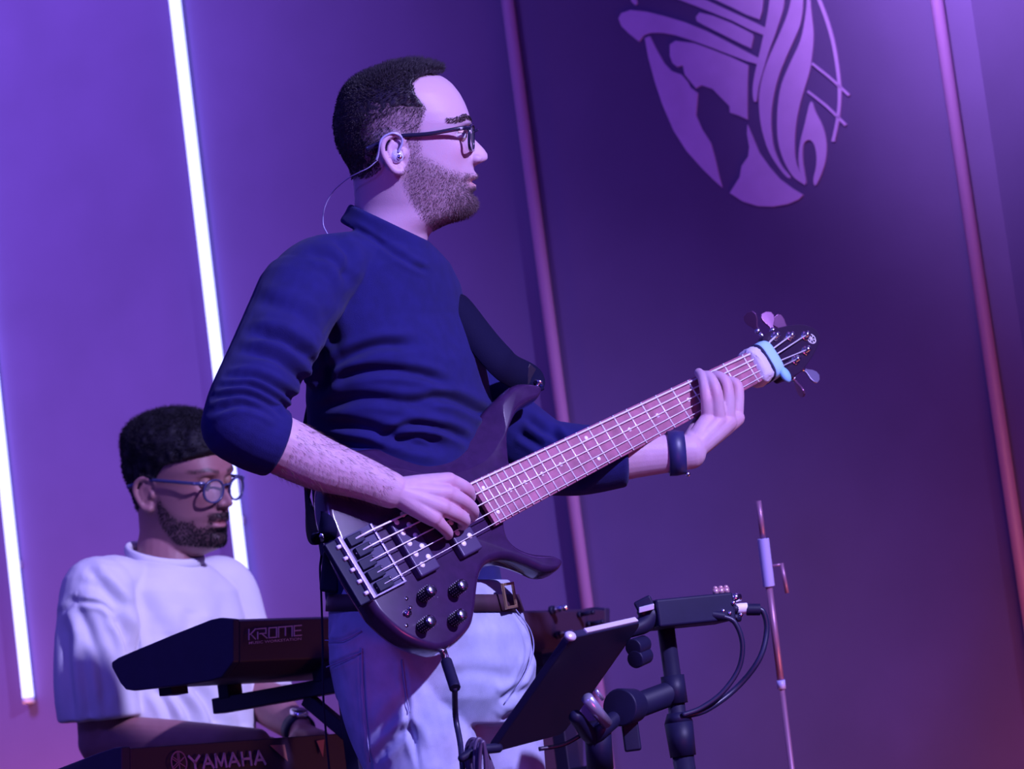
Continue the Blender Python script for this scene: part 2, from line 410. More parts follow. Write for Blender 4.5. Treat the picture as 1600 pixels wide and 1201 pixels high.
# which points belong to the forearm contour (wide bevel)
tang = np.roll(O2, -1, 0) - np.roll(O2, 1, 0); tang /= np.linalg.norm(tang, axis=1)[:, None]
inw = np.stack([-tang[:, 1], tang[:, 0]], 1)
if np.mean(np.sum(inw * (O2.mean(0) - O2), 1)) < 0: inw = -inw
wide_px = [(760,650),(736,684),(712,697),(685,702),(664,703),(630,695),(595,691),(560,697),(528,716)]
wl = np.array([gpx(a, b, FACE) for a, b in wide_px])
dw = np.min(np.linalg.norm(O2[:, None] - spline(wl, 60)[None], axis=2), 1)
arm = 1 - smoothstep(0.0, 0.05, dw)
tips = np.array([gpx(a, b, FACE) for a, b in ((846, 603), (880, 876), (799, 665), (796, 700), (803, 740), (792, 800))])
dt = np.min(np.linalg.norm(O2[:, None] - tips[None], axis=2), 1)
ins = (0.010 + 0.030 * arm) * (0.40 + 0.60 * smoothstep(0.0, 0.05, dt))
def lay(f, g): p = O2 + inw * (ins * f)[:, None]; return G(p[:, 0], p[:, 1], g)
th = 0.040
rings = [lay(0.6, FACE - th), lay(0.2, FACE - th + .003), lay(0.0, FACE - th + .010), lay(0.0, FACE - .012 - .012 * arm), lay(0.12, FACE - .007 - .014 * arm), lay(0.40, FACE - .0028 - .0117 * arm), lay(0.75, FACE - .0006 - .0052 * arm), lay(0.95, FACE - .0001 - .0010 * arm), lay(1.0, FACE + 0 * arm)]
V, F = grid_loft(rings, cap=False); n = len(O2); F = F + [list(range(n))[::-1], list(range((len(rings) - 1) * n, len(rings) * n))]
bb = obj('body', V, F, m_body, bass)
bm = bmesh.new(); bm.from_mesh(bb.data); bmesh.ops.recalc_face_normals(bm, faces=bm.faces); bm.to_mesh(bb.data); bm.free()
SC = 0.864; FE = SC - 0.657                     # fretboard end
def half_w(a): return np.interp(a, [FE, SC], [0.0365, 0.0245])
def cross(aa, prof):                             # loft of a profile (b factor, g) along the neck
    return grid_loft([np.array([G(a, half_w(a) * b, g) for b, g in prof]) for a in aa])
fb = obj('fretboard', *cross([FE, (FE + SC) / 2, SC - .003], [(-1, -.007), (-1, -.0015), (-.9, -.0004), (0, 0), (.9, -.0004), (1, -.0015), (1, -.007)]), m_fb, bass, smooth=False)
nk = [(math.cos(t) * -1.0, -.0072 - .019 * math.sin(t)) for t in np.linspace(0, math.pi, 12)]
obj('neck', *cross(np.linspace(FE + .06, SC + .004, 5), nk), m_maple, bass)
for k in range(1, 25):
    a = SC - SC * (1 - 2 ** (-k / 12)); hw = half_w(a)
    obj('fret', *cyl(G(a, -hw * .985, .0002), G(a, hw * .985, .0002), .0013, m=6), m_string, fb)
def disc(a, b, g, r, m, name, par, h=.0006, seg=14):
    return obj(name, *cyl(G(a, b, g), G(a, b, g + h), r, m=seg), m, par)
for k in (3, 5, 7, 9, 12, 15, 17, 19, 21, 24):
    a = SC - SC * (1 - 2 ** (-(k - .5) / 12))
    for b in ((-.56, .56) if k in (12, 24) else (0.0,)): disc(a, half_w(a) * b, -.0002, .0034, m_dot, 'inlay_dot', fb)
obj('nut', *box(G(SC - .001, 0, .0005), (.0025, .0245, .004), [GN, GC, GM]), m_dot, bass, smooth=False)
# headstock
hs_px = [(1192,533),(1206,516),(1232,508),(1258,507),(1277,517),(1281,533),(1270,556),(1252,580),(1232,590),(1216,588)]
h2 = spline(np.array([gpx(a, b, -.010) for a, b in hs_px]), 60, closed=True)
obj('headstock', *prism(h2, A_s, GN, GC, GM, -.026, -.010), mat('headstock_wood', (0.022, 0.009, 0.035), 0.35, spec=.3), bass, bevel=.0015)
# strings
posts = [(1213,524),(1236,524),(1260,523),(1261,546),(1245,561)]
radii = [.0015, .0012, .0010, .0008, .0006]; sp = np.linspace(-.0375, .0375, 5); sn = np.linspace(-.0195, .0195, 5)
for i in range(5):
    pa, pb = gpx(*posts[i], -.004)
    obj('string', *tube([G(-.035, sp[i], -.006), G(0, sp[i], .0035), G(SC, sn[i], .0032), G(pa, pb, -.003)], radii[i], smooth=False, m=6), m_string, bass)
# tuners
balls = [(1184,517),(1207,516),(1231,515),(1254,576),(1240,592)]
padl = [(1174,499),(1200,498),(1217,503),(1270,587),(1250,609)]
for i in range(5):
    pa, pb = gpx(*posts[i], -.004)
    t = obj('tuner', *join(cyl(G(pa, pb, -.012), G(pa, pb, .001), .0042), cyl(G(pa, pb, -.010), G(pa, pb, -.007), .0075), cyl(G(pa, pb, .001), G(pa, pb, .003), .0052, .003)), m_chrome, bass)
    ba, bb2 = gpx(*balls[i], -.026); ka, kb = gpx(*padl[i], -.026)
    obj('shaft', *join(cyl(G(pa, pb, -.028), G(ba, bb2, -.026), .0026), ellipsoid(G(ba, bb2, -.026), (.005, .005, .005), 12, 8)), m_chrome, t)
    d = np.array([ka - ba, kb - bb2]); L = np.linalg.norm(d); d /= L; q = np.array([-d[1], d[0]])
    ax, ay = GN * d[0] + GC * d[1], GN * q[0] + GC * q[1]
    tw = [0.25, 0.8, 0.75, 0.9, 0.3][i]
    ay = unit(ay * tw + GM * (1 - tw))
    pl = np.array([(0, .003), (.35, .004), (.8, .010), (1.2, .012), (1.5, .009), (1.62, 0)]); pl = np.concatenate([pl, (pl * [1, -1])[::-1][1:]])
    pl[:, 0] *= L
    obj('button', *prism(pl, G(ba, bb2, -.026), ax, ay, np.cross(ax, ay), -.002, .002), m_bridge if i == 3 else mat('tuner_button', (0.16, 0.06, 0.16), 0.3, metal=0.6), t, bevel=.001)
# headstock mark: ring with three crossed forks
la, lb = gpx(1268, 529, -.0095)
def forks(org, ax, ay, az, r, m, par, wd):
    n = 28; q = np.linspace(0, 2 * math.pi, n, endpoint=False); parts = []
    rg = [np.array([org + ax * math.cos(t) * rr + ay * math.sin(t) * rr + az * h for rr, h in ((r, 0), (r, wd * .5), (r - wd, wd * .5), (r - wd, 0))]) for t in q]
    V = np.concatenate(rg); F = []
    for i in range(n):
        for j in range(4): F.append([i * 4 + j, i * 4 + (j + 1) % 4, ((i + 1) % n) * 4 + (j + 1) % 4, ((i + 1) % n) * 4 + j])
    parts.append((V, F))
    for k in range(3):
        t = math.pi / 2 + k * math.pi / 3; d = ax * math.cos(t) + ay * math.sin(t); e = ax * -math.sin(t) + ay * math.cos(t)
        parts.append(box(org + az * wd * .25 - d * r * .42, (r * .42, wd * .4, wd * .25), [d, e, az]))
        for s in (-1, 1): parts.append(box(org + az * wd * .25 + d * r * .45 + e * s * wd * .75, (r * .42, wd * .28, wd * .25), [d, e, az]))
    return obj('maker_mark', *join(*parts), m, par, smooth=False)
forks(G(la, lb, -.0099), GN, -GC, GM, .0085, m_dot, bass, .0011)
# pickups
for u0, v0, u1, v1, wd in ((626, 812, 670, 896, .020), (694, 782, 735, 866, .020)):
    a0, b0 = gpx(u0, v0, FACE + .008); a1, b1 = gpx(u1, v1, FACE + .008); a = (a0 + a1) / 2
    pk = obj('pickup', *box(G(a, (b0 + b1) / 2, FACE + .004), (wd, abs(b1 - b0) / 2, .008), [GN, GC, GM]), mat('pickup_cover', (0.05, 0.03, 0.10), 0.35), bass, smooth=False, bevel=.003, seg=3)
    for i in range(5):
        b = sp[i] * .94
        for s in (-1, 1): obj('pole', *cyl(G(a + s * .0085, b - s * .003, FACE + .0118), G(a + s * .0085, b - s * .003, FACE + .0128), .0043, m=14), m_dot, pk)
# bridge
br = obj('bridge', *box(G(-.018, 0, FACE + .0015), (.036, .048, .0015), [GN, GC, GM]), mat('bridge_plate', (0.05, 0.04, 0.10), .4, metal=.4), bass, smooth=False)
obj('bridge_wall', *join(box(G(-.052, 0, FACE + .008), (.0035, .050, .008), [GN, GC, GM]),
     box(G(-.018, .0475, FACE + .004), (.036, .0015, .003), [GN, GC, GM]), box(G(.016, 0, FACE + .003), (.002, .048, .003), [GN, GC, GM])), m_bridge, br, smooth=False, bevel=.0007)
obj('tail_block', *box(G(-.066, 0, FACE + .004), (.010, .050, .005), [GN, GC, GM]), m_blk, br, smooth=False, bevel=.002)
for i in range(5):
    x = -.012 + .004 * math.sin(i * 2.1)
    obj('saddle', *join(box(G(x - .012, sp[i], FACE + .0065), (.014, .0075, .0045), [GN, GC, GM])), m_blk, br, smooth=False, bevel=.0012)
    obj('screw', *cyl(G(-.062, sp[i], FACE + .0105), G(-.048, sp[i], FACE + .0105), .0030, m=10), m_dot, br)
    obj('screw', *cyl(G(x, sp[i] - .004, FACE + .010), G(x, sp[i] - .004, FACE + .013), .0015, m=8), m_chrome, br)
# control knobs and switch
for u, v in ((676, 920), (725, 912), (675, 968), (724, 958)):
    a, b = gpx(u, v, FACE + .029)
    kb = obj('knob', *join(cyl(G(a, b, FACE), G(a, b, FACE + .0265), .0092, .0088, 24)), mat('knob_black', (0.008, 0.006, 0.025), 0.5, spec=.2), bass, bevel=.0008)
    obj('knob_cap', *join(cyl(G(a, b, FACE + .026), G(a, b, FACE + .0275), .0083, .0080, 24), cyl(G(a, b, FACE + .0275), G(a, b, FACE + .0290), .0080, .0055, 24)), m_chrome, kb)
    obj('grip_dots', *join(*[ellipsoid(G(a + .0096 * math.cos(t), b + .0096 * math.sin(t), FACE + z), (.00045, .00045, .00045), 6, 5) for t in np.linspace(0, 2 * math.pi, 14, endpoint=False) for z in (.005, .010, .015, .020)]), m_dot, kb)['kind'] = 'stuff'
a, b = gpx(636, 958, FACE)
sw = obj('toggle_switch', *join(cyl(G(a, b, FACE), G(a, b, FACE + .004), .0055), cyl(G(a, b, FACE + .004), G(a - .002, b - .004, FACE + .016), .0016, .0026)), m_chrome, bass)
for u, v in ((635, 935), (635, 977)):
    a, b = gpx(u, v, FACE); obj('screw', *cyl(G(a, b, FACE), G(a, b, FACE + .0012), .0026, m=10), m_chrome, bass)
# output jack plate, strap buttons
ja, jb = gpx(692, 1016, FACE - .02)
obj('jack_plate', *ellipsoid(G(ja, jb - .002, FACE - .02), (.016, .016, .004), 18, 8, np.stack([GN, GM, GC], 1)), m_chrome, bass)
sb1 = G(*gpx(838, 606, FACE - .02), FACE - .02); sb2 = G(*gpx(508, 835, FACE - .02), FACE - .02)
for q, dd in ((sb1, unit(GN - GC * .6)), (sb2, -GN)):
    obj('strap_button', *join(cyl(q - dd * .006, q + dd * .008, .0035), cyl(q + dd * .008, q + dd * .011, .0075)), m_chrome, bass)

# soft mute wrap round the neck at the nut
def neck_ring(a0, a1, infl, m, name, par, bulge=.004, fuzz=0.0):
    rings = []
    for t, e in zip(np.linspace(0, 1, 9), np.sin(np.linspace(0, math.pi, 9)) ** .5):
        a = a0 + (a1 - a0) * t; hw = .0262 + infl + bulge * e; top = .006 + infl + bulge * e; bot = -.032 - infl - bulge * e; pts = []
        for q in np.linspace(0, 2 * math.pi, 40, endpoint=False):
            c, s = math.cos(q), math.sin(q); cb = abs(c) ** .5 * (1 if c > 0 else -1); sg = abs(s) ** .7 * (1 if s > 0 else -1)
            pts.append(G(a + fuzz * rng.normal(), hw * cb, (top + bot) / 2 + (top - bot) / 2 * sg) + fuzz * rng.normal(size=3))
        rings.append(np.array(pts))
    return obj(name, *grid_loft(rings), m, par)
fw = empty('string_mute_wrap', G(SC + .01, .03, -.02), 'white padded mute band with pale blue strap around the bass neck', 'mute band')
neck_ring(.828, .850, .001, mat('white_fleece', (0.62, 0.55, 0.72), 0.95, bump=0.6, bscale=900), 'pad', fw, .0042, .0007)
neck_ring(.849, .853, .003, mat('navy_elastic', (0.02, 0.02, 0.08), 0.8), 'lining', fw, .003)
neck_ring(.853, .874, .004, mat('pale_blue_strap', (0.30, 0.55, 0.80), 0.7), 'strap', fw, .002)
obj('buckle', *ellipsoid(G(.868, .034, .006), (.009, .014, .006), 16, 8, np.stack([GN, GC, GM], 1)), mat('pale_blue_tab', (0.22, 0.50, 0.78), 0.6), fw)

# ================================================================== PEOPLE: shared head builder
# local head units: F forward, S to the side, U up (about a millimetre each); rows are (U, front, back, half width, roundness)
HEAD = np.array([
 (124, 14, -34, 24, 2.0), (118, 34, -55, 45, 2.0), (110, 53, -72, 59, 2.0), (100, 66, -86, 68, 2.1), (85, 78, -100, 76, 2.2), (70, 86, -108, 79, 2.3),
 (55, 92, -112, 80, 2.4), (40, 95, -115, 79, 2.5), (25, 92, -114, 77, 2.5), (10, 92, -111, 75, 2.45), (-5, 94, -106, 73, 2.35), (-20, 96, -99, 71, 2.25),
 (-32, 99, -93, 69, 2.15), (-45, 100, -89, 67, 2.1), (-55, 98, -88, 65, 2.05), (-65, 98, -87, 63, 2.0), (-80, 100, -86, 60, 1.95), (-92, 100, -86, 57, 1.9),
 (-102, 94, -86, 56, 1.9), (-110, 80, -86, 56, 1.95), (-118, 60, -87, 56, 2.0), (-126, 44, -88, 56, 2.0), (-134, 32, -90, 57, 2.0), (-150, 26, -93, 58, 2.0),
 (-170, 24, -97, 62, 2.0)])
NOSE = np.array([(46, 0, 10), (37, 2, 9), (22, 6, 8), (14, 9, 8.5), (2, 20, 10), (-9, 27, 11.5), (-18, 28, 13), (-23, 21, 13), (-27, 6, 11), (-33, 0, 10)])
def head_parts(ear_out=1.0):
    U = np.concatenate([np.linspace(126, -170, 150)])
    h = HEAD[::-1]; ip = lambda c: np.interp(U, h[:, 0], h[:, c])
    def sm(x):
        for _ in range(3): x = np.convolve(np.pad(x, 1, mode='edge'), [.25, .5, .25], 'valid')
        return x
    Fr, Bk, W, E = sm(ip(1)), sm(ip(2)), sm(ip(3)), ip(4)
    nz = NOSE[::-1]; Np = sm(np.interp(U, nz[:, 0], nz[:, 1])); Nw = np.interp(U, nz[:, 0], nz[:, 2])
    th = np.linspace(0, 2 * math.pi, 180, endpoint=False); rings = []
    for i, u in enumerate(U):
        c, s = np.cos(th), np.sin(th); xm = Bk[i] + 0.45 * (Fr[i] - Bk[i])
        ex = np.where(c > 0, 2 / E[i], 1.0)
        x = xm + np.where(c > 0, (Fr[i] - xm) * np.abs(c) ** ex, -(xm - Bk[i]) * np.abs(c))
        y = W[i] * np.sign(s) * np.abs(s) ** np.where(c > 0, 2 / E[i], 1.0)
        fr = c > 0.05
        ay = np.abs(y)
        x = x + fr * Np[i] * np.exp(-(y / Nw[i]) ** 2 * 1.1)
        g = lambda u0, y0, su, sy: np.exp(-((u - u0) / su) ** 2 - ((ay - y0) / sy) ** 2)
        x = x + fr * (-13 * g(20, 31, 11, 17) + 5 * g(40, 30, 8, 22) + 4 * g(-4, 44, 16, 16) - 3 * g(-40, 42, 20, 12)
             + 7 * g(-45, 0, 7, 19) - 6 * g(-54, 0, 3, 22) + 7 * g(-61, 0, 6, 17) - 5 * g(-71, 0, 6, 22) + 5 * g(-88, 0, 12, 20) - 3 * g(-50, 24, 8, 6) - 3 * g(70, 0, 30, 50) * 0)
        rings.append(np.stack([x, y, np.full_like(x, u)], 1))
    parts = [grid_loft(rings)]
    for s in (-1, 1):
        parts.append(ellipsoid((103, s * 12, -18), (10, 7, 7)))                       # nostril wing
        ey = 71 * ear_out
        # ear: bowl, rim and lobe
        rim = [(-8, ey + 2, 10), (-18, ey + 8, 19), (-30, ey + 13, 19), (-41, ey + 16, 8), (-42, ey + 16, -8), (-34, ey + 13, -24), (-24, ey + 9, -36), (-14, ey + 5, -38)]
        parts.append(limb([(a, s * b, c) for a, b, c in rim], [4.5, 5, 5, 5, 4.8, 4.8, 6, 7], m=12, n=40))
        parts.append(limb([(-15, s * (ey + 3), 8), (-26, s * (ey + 5), 0), (-24, s * (ey + 3), -22), (-16, s * ey, -32)], [(8, 5), (11, 5), (9, 5), (8, 5)], m=14, n=24, up=(1, 0, 0)))
        parts.append(limb([(-27, s * (ey + 8), 10), (-33, s * (ey + 10), -4), (-26, s * (ey + 8), -20)], [3.5, 3.5, 3.5], m=10, n=18))
        parts.append(ellipsoid((-10, s * (ey + 5), -10), (5, 5, 8)))                   # tragus
    return parts
def eye_parts(lid_lo=12):
    out = []
    for s in (-1, 1):
        c = np.array([77, s * 31, 20.])
        ball = ellipsoid(c, (12.2, 12.2, 12.2), 24, 16)
        lid = []
        for lo_, hi_ in ((lid_lo, 85), (-85, min(-22, lid_lo - 6))):
            R = []
            for e in np.radians(np.linspace(lo_, hi_, 8)):
                a = np.radians(np.linspace(-95, 95, 22)); R.append(c + 13.4 * np.stack([np.cos(e) * np.cos(a), np.cos(e) * np.sin(a), np.full(22, math.sin(e))], 1))
            m_, n_ = 22, 8; Fq = [[i * m_ + j, i * m_ + j + 1, (i + 1) * m_ + j + 1, (i + 1) * m_ + j] for i in range(n_ - 1) for j in range(m_ - 1)]
            lid.append((np.concatenate(R), Fq))
        iris = ellipsoid(c + [11.2, 0, -1.0], (1.6, 5.6, 5.6), 16, 8)
        out.append((ball, lid, iris))
    return out
def skin_colour(loc, base, lip, brow, hairc, beard_mask, brow_amt=1.0):
    F_, S_, U_ = loc[:, 0], loc[:, 1], loc[:, 2]; aS = np.abs(S_)
    c = np.tile(np.array(base), (len(loc), 1))
    def mix(k, col):
        nonlocal c
        c = c * (1 - k[:, None]) + np.array(col) * k[:, None]
    red = 0.35 * np.exp(-((U_ + 5) / 22) ** 2 - ((aS - 42) / 18) ** 2) * (F_ > 40)
    mix(red, (base[0] * 1.05, base[1] * .72, base[2] * .75))
    mix(0.85 * np.exp(-((U_ + 54) / 8.5) ** 2 - (aS / 24) ** 4) * (F_ > 84), lip)
    arch = 41 + 5 * np.exp(-((aS - 36) / 14) ** 2)
    bm_ = np.exp(-((U_ - arch) / 4.2) ** 4) * smoothstep(8, 14, aS) * (1 - smoothstep(58, 68, aS)) * (F_ > 30)
    mix(brow_amt * bm_ * (0.75 + 0.25 * vnoise(loc, 2.0)), brow)
    mix(np.clip(beard_mask, 0, 1), hairc)
    return c
def glasses(root, to_world, metal, frame_m, lens_m, round_=0.0, tip=(-66, -2), fx=113, ls=25, lu=19, cu=16):
    """temples, rims, bridge and lenses as parts; to_world maps head units to the place"""
    rims = []
    for s in (-1, 1):
        a = np.linspace(0, 2 * math.pi, 40, endpoint=False); p = 2.0 / (3.2 - 1.2 * round_)
        y = s * 33 + ls * np.sign(np.cos(a)) * np.abs(np.cos(a)) ** p; z = cu + lu * np.sign(np.sin(a)) * np.abs(np.sin(a)) ** p
        x = fx - 0.0022 * y * y + 2
        ring = np.stack([x, y, z], 1)
        V = []
        for k in range(40):
            t = unit(ring[(k + 1) % 40] - ring[k - 1]); o_ = unit(np.cross(t, [1, 0, 0])); 
            for dx, do in ((2.2, 1.6), (2.2, -1.6), (-2.2, -1.6), (-2.2, 1.6)): V.append(ring[k] + np.array([dx, 0, 0]) + o_ * do)
        Fq = [[k * 4 + j, k * 4 + (j + 1) % 4, ((k + 1) % 40) * 4 + (j + 1) % 4, ((k + 1) % 40) * 4 + j] for k in range(40) for j in range(4)]
        rim = obj('rim', to_world(np.array(V)), Fq, frame_m, root)
        obj('lens', to_world(np.concatenate([ring, ring.mean(0)[None] + [.6, 0, 0]])), [[k, (k + 1) % 40, 40] for k in range(40)], lens_m, rim)
        xe = fx - 0.0022 * (33 + ls) ** 2 + 2
        pts = np.array([(xe, s * (33 + ls), cu + lu * .75), (xe - 14, s * 70, cu + lu * .72), (30, s * 79, 21), (-22, s * 80, 17), (-40, s * 80, 9), (tip[0], s * 79, tip[1])])
        obj('temple', to_world(limb(pts, [(3.6, 1.8), (3.4, 1.6), (3.3, 1.5), (3.2, 1.5), (3.6, 1.6), (4, 1.8)], m=10, n=40, up=(0, 0, 1))[0]), limb(pts, [(3.6, 1.8)] * 6, m=10, n=40, up=(0, 0, 1))[1], frame_m, root)
        hv, hf = limb([(xe - 2, s * (34.5 + ls), cu + lu * .75), (xe - 13, s * 71.5, cu + lu * .72)], [(2.4, 1.4), (2.4, 1.4)], m=8, n=6, up=(0, 0, 1))
        obj('hinge', to_world(hv), hf, metal, root)
    bv, bf = limb([(fx + 2, -10, cu + 9), (fx + 8, 0, cu + 12), (fx + 2, 10, cu + 9)], [2, 2, 2], m=8, n=12)
    obj('nose_bridge', to_world(bv), bf, frame_m, root)
m_glass = mat('lens_glass', (0.75, 0.75, 0.95), 0.05, spec=0.5, alpha=0.14)
m_eye = mat('eye_white', (0.62, 0.58, 0.66), 0.2); m_iris = mat('iris', (0.03, 0.02, 0.03), 0.15)

# ================================================================== BASS PLAYER
def hx(q):                                        # head units -> figure pixels: he looks to the right
    q = np.asarray(q, float); return np.stack([640 + q[..., 0], 230 - q[..., 2], -q[..., 1]], -1)
def hx_w(q): return BX.world(hx(q))
def gp(u, v, g): return BX.back(G(*gpx(u, v, g / 1000), g / 1000))     # a point g mm in front of the strings
bp_parts = [(hx(v), f) for v, f in head_parts()]
# trunk core and shoulders hidden by the sweater
def yaw_ring(uc, vc, wc, a, b, lat, fro, n=48, e=2.2, tilt=0.0):
    t = np.linspace(0, 2 * math.pi, n, endpoint=False)
    x = b * np.sign(np.cos(t)) * np.abs(np.cos(t)) ** (2 / e); y = a * np.sign(np.sin(t)) * np.abs(np.sin(t)) ** (2 / e)
    return np.stack([uc + fro[0] * x + lat[0] * y, np.full(n, vc) + tilt * x, wc + fro[1] * x + lat[1] * y], 1)
LAT, FRO = (0.50, 0.86), (0.86, -0.50)
core = [(372, 610, 50, 50), (410, 604, 78, 60), (460, 600, 120, 74), (560, 616, 125, 80), (640, 622, 100, 70)]
bp_parts.append(grid_loft([yaw_ring(u, v, 25, a, b, LAT, FRO) for v, u, a, b in core]))
# right arm and hand (nearest the room)
elb = np.array([372, 668, -320]); wr = gp(612, 766, 30)
bp_parts.append(limb([(475, 462, -125), (425, 560, -225), elb], [46, 43, 42]))
cuffp = elb + (wr - elb) * .27
bp_parts.append(limb([elb, cuffp, elb + (wr - elb) * .52 + [0, 4, 0], elb + (wr - elb) * .8, wr], [(44, 42), (47, 42), (43, 38), (34, 28), (29, 22)], up=(0, 1, 0)))
def hand(parts, wrist, chains, palm_r, thumb, r_mcp=14.0, heel=None):
    for k, (joints, rad) in enumerate(chains):
        parts.append(limb([wrist + (joints[0] - wrist) * .12, wrist + (joints[0] - wrist) * .55, joints[0]], [palm_r, palm_r * .92, r_mcp], m=16, n=20))
        parts.append(limb(joints, rad, m=16, n=36))
    parts.append(limb(thumb[0], thumb[1], m=16, n=30))
R_F = [
 ([gp(701, 751, 44), gp(727, 763, 38), gp(734, 774, 22), gp(733, 782, 8)], [13.5, 11.5, 10, 8.5]),
 ([gp(699, 771, 47), gp(724, 783, 42), gp(738, 796, 28), gp(739, 805, 10)], [13.5, 11.5, 10.5, 9]),
 ([gp(691, 793, 43), gp(712, 803, 36), gp(725, 812, 24), gp(723, 820, 8)], [13, 11.5, 10.5, 9]),
 ([gp(677, 809, 34), gp(690, 821, 28), gp(699, 831, 16), gp(700, 836, 4)], [12, 10, 9, 8])]
hand(bp_parts, wr, R_F, 19, ([wr + (R_F[0][0][0] - wr) * .25, gp(668, 762, 14), gp(698, 772, 10), gp(716, 786, 4)], [16, 14, 11, 9]))
# left arm and fretting hand
l_sh, l_el = np.array([652, 478, 168.]), np.array([850, 722, 128.]); l_wr = gp(1079, 706, 2)
bp_parts.append(limb([l_sh, (740, 600, 158), l_el], [46, 42, 40]))
bp_parts.append(limb([l_el, l_el + (l_wr - l_el) * .3, l_el + (l_wr - l_el) * .65, l_wr], [(43, 40), (44, 40), (34, 30), (27, 23)], up=(0, 1, 0)))
L_F = [
 ([gp(1107, 655, 14), gp(1104, 620, 30), gp(1099, 592, 26), gp(1092, 582, 10)], [11.5, 10, 8.8, 7.5]),
 ([gp(1123, 659, 20), gp(1119, 612, 41), gp(1108, 589, 30), gp(1098, 588, 8)], [12, 10, 9, 8]),
 ([gp(1138, 660, 20), gp(1136, 604, 39), gp(1122, 588, 26), gp(1110, 590, 6)], [12, 10, 9, 8]),
 ([gp(1150, 653, 14), gp(1152, 606, 30), gp(1137, 596, 18), gp(1124, 599, 5)], [12, 10, 9, 8])]
hand(bp_parts, l_wr, L_F, 18, ([l_wr + [0, -12, 0], gp(1092, 668, -18), gp(1104, 640, -34), gp(1118, 606, -36)], [17, 15, 12, 10]))
VB, FB = remesh(bp_parts, 1.75, 3)
loc = np.stack([VB[:, 0] - 640, -VB[:, 2], 230 - VB[:, 1]], 1)          # back to head units
F_, S_, U_ = loc.T; aS = np.abs(S_)
isH = (VB[:, 1] < 382) & (np.abs(VB[:, 2]) < 105)
# beard and hair regions
line_top = np.interp(F_, [-10, 12, 38, 60, 84, 100], [15, -6, -20, -32, -38, -40])
line_bot = np.interp(F_, [-25, -10, 10, 38, 60, 100], [-40, -70, -102, -135, -140, -150])
beard = smoothstep(-8, 20, line_top - U_) * smoothstep(-6, 18, U_ - line_bot) * smoothstep(-22, 8, F_)
beard *= 1 - 0.9 * np.exp(-((U_ + 55) / 7.5) ** 4 - (aS / 24) ** 4) * (F_ > 80)
beard *= 1 - 0.55 * np.exp(-((U_ + 30) / 9) ** 2 - ((F_ - 85) / 15) ** 2)
side = smoothstep(-14, -2, F_) * (1 - smoothstep(10, 24, F_)) * smoothstep(-30, -10, U_) * (1 - smoothstep(30, 50, U_))
edge_f = np.interp(U_, [0, 14, 40, 60, 66, 80, 98, 112, 124], [-6, 0, 20, 26, 24, 12, 4, 14, 50]) + np.interp(aS, [0, 30, 55, 75], [40, 26, 6, 0]) * smoothstep(70, 112, U_)
nape = np.interp(F_, [-90, -60, -45, -20, 0], [-52, -42, -30, 14, 14])
hair = smoothstep(-3, 6, edge_f - F_) * smoothstep(-8, 8, U_ - nape) * isH
fade = np.clip(np.interp(U_, [-50, -10, 22, 45, 66, 90], [.6, .75, .45, .6, .95, 1]) + np.interp(F_, [-110, -70, -20], [.45, .3, 0]), 0, 1)
earbox = (((F_ + 25) / 25) ** 2 + ((U_ + 9) / 33) ** 2 < 1) & (aS > 60)
hair = np.where(earbox, 0, hair)
beard = np.where(earbox, 0, np.maximum(beard, .7 * side)) * isH
sk = skin_colour(loc, (0.51, 0.33, 0.45), (0.50, 0.22, 0.22), (0.10, 0.06, 0.05), (0.10, 0.06, 0.06), np.maximum(0.62 * beard, hair * fade * .97) * (0.85 + 0.3 * vnoise(loc, 2.5)))
plain = ~isH
sk[plain] = np.array((0.51, 0.33, 0.45)) * (1 + 0.05 * vnoise(VB[plain], 9)[:, None])
# knuckle flush
for ch in (R_F, L_F):
    for j, _ in ch:
        for q in (j[0], j[1]):
            k = np.exp(-np.sum((VB - q) ** 2, 1) / 13.0 ** 2); sk = sk * (1 - .25 * k[:, None] * np.array([0, 1, .9]))
m_skin = mat('skin', (0.6, 0.4, 0.36), 0.5, spec=0.35, attr='tint', bump=0.15, bscale=700, sub=0.12)
person = obj('person', BX.world(VB), FB, m_skin, color=sk)
tag(person, 'bearded man in dark mock-neck sweater and glasses playing a bass guitar', 'person')
NB = normals(VB, FB); 
if np.mean(NB[:, 1][(VB[:, 1] < 110)]) > 0: NB = -NB
for s, (ball, lid, iris) in zip((-1, 1), eye_parts()):
    e = obj('eye', hx_w(ball[0]), ball[1], m_eye, person); obj('iris', hx_w(iris[0]), iris[1], m_iris, e)
    for v, f in lid: obj('eyelid', hx_w(v), f, mat('eyelid_skin', (0.50, 0.30, 0.28), 0.55), person)
# hair: a close cap with clumps, then single hairs
def hair_mesh(V, F, N, amt, thick, name, m, parent, tw, n_str, len_f, dir_f, r0, clump=6.0, clump_amp=2.0, bias=-1.5, mask_min=.03):
    keep = amt > mask_min; fk = keep[F].any(1); idx = np.unique(F[fk]); mp = np.full(len(V), -1); mp[idx] = np.arange(len(idx))
    Vc = V[idx] + N[idx] * (bias + thick[idx] + clump_amp * smoothstep(.85, 1, amt[idx]) * vnoise(V[idx] * [1, 1, 1], clump))[:, None]
    Fc = mp[F[fk]].tolist()
    src = idx[amt[idx] > .25]; pr = amt[src] / amt[src].sum(); ch = rng.choice(src, n_str, p=pr)
    root = V[ch] + N[ch] * np.maximum(thick[ch] - 1.5, 0)[:, None] + rng.normal(size=(n_str, 3)) * .8
    L = len_f(V[ch], amt[ch]) * rng.uniform(.7, 1.2, n_str); D = dir_f(V[ch], N[ch]) + rng.normal(size=(n_str, 3)) * .16
    Vs, Fs = strands(root, D, L, np.full(n_str, r0))
    Vn, Fn = join((Vc, Fc), (Vs, Fs))
    return obj(name, tw(Vn), Fn, m, parent)
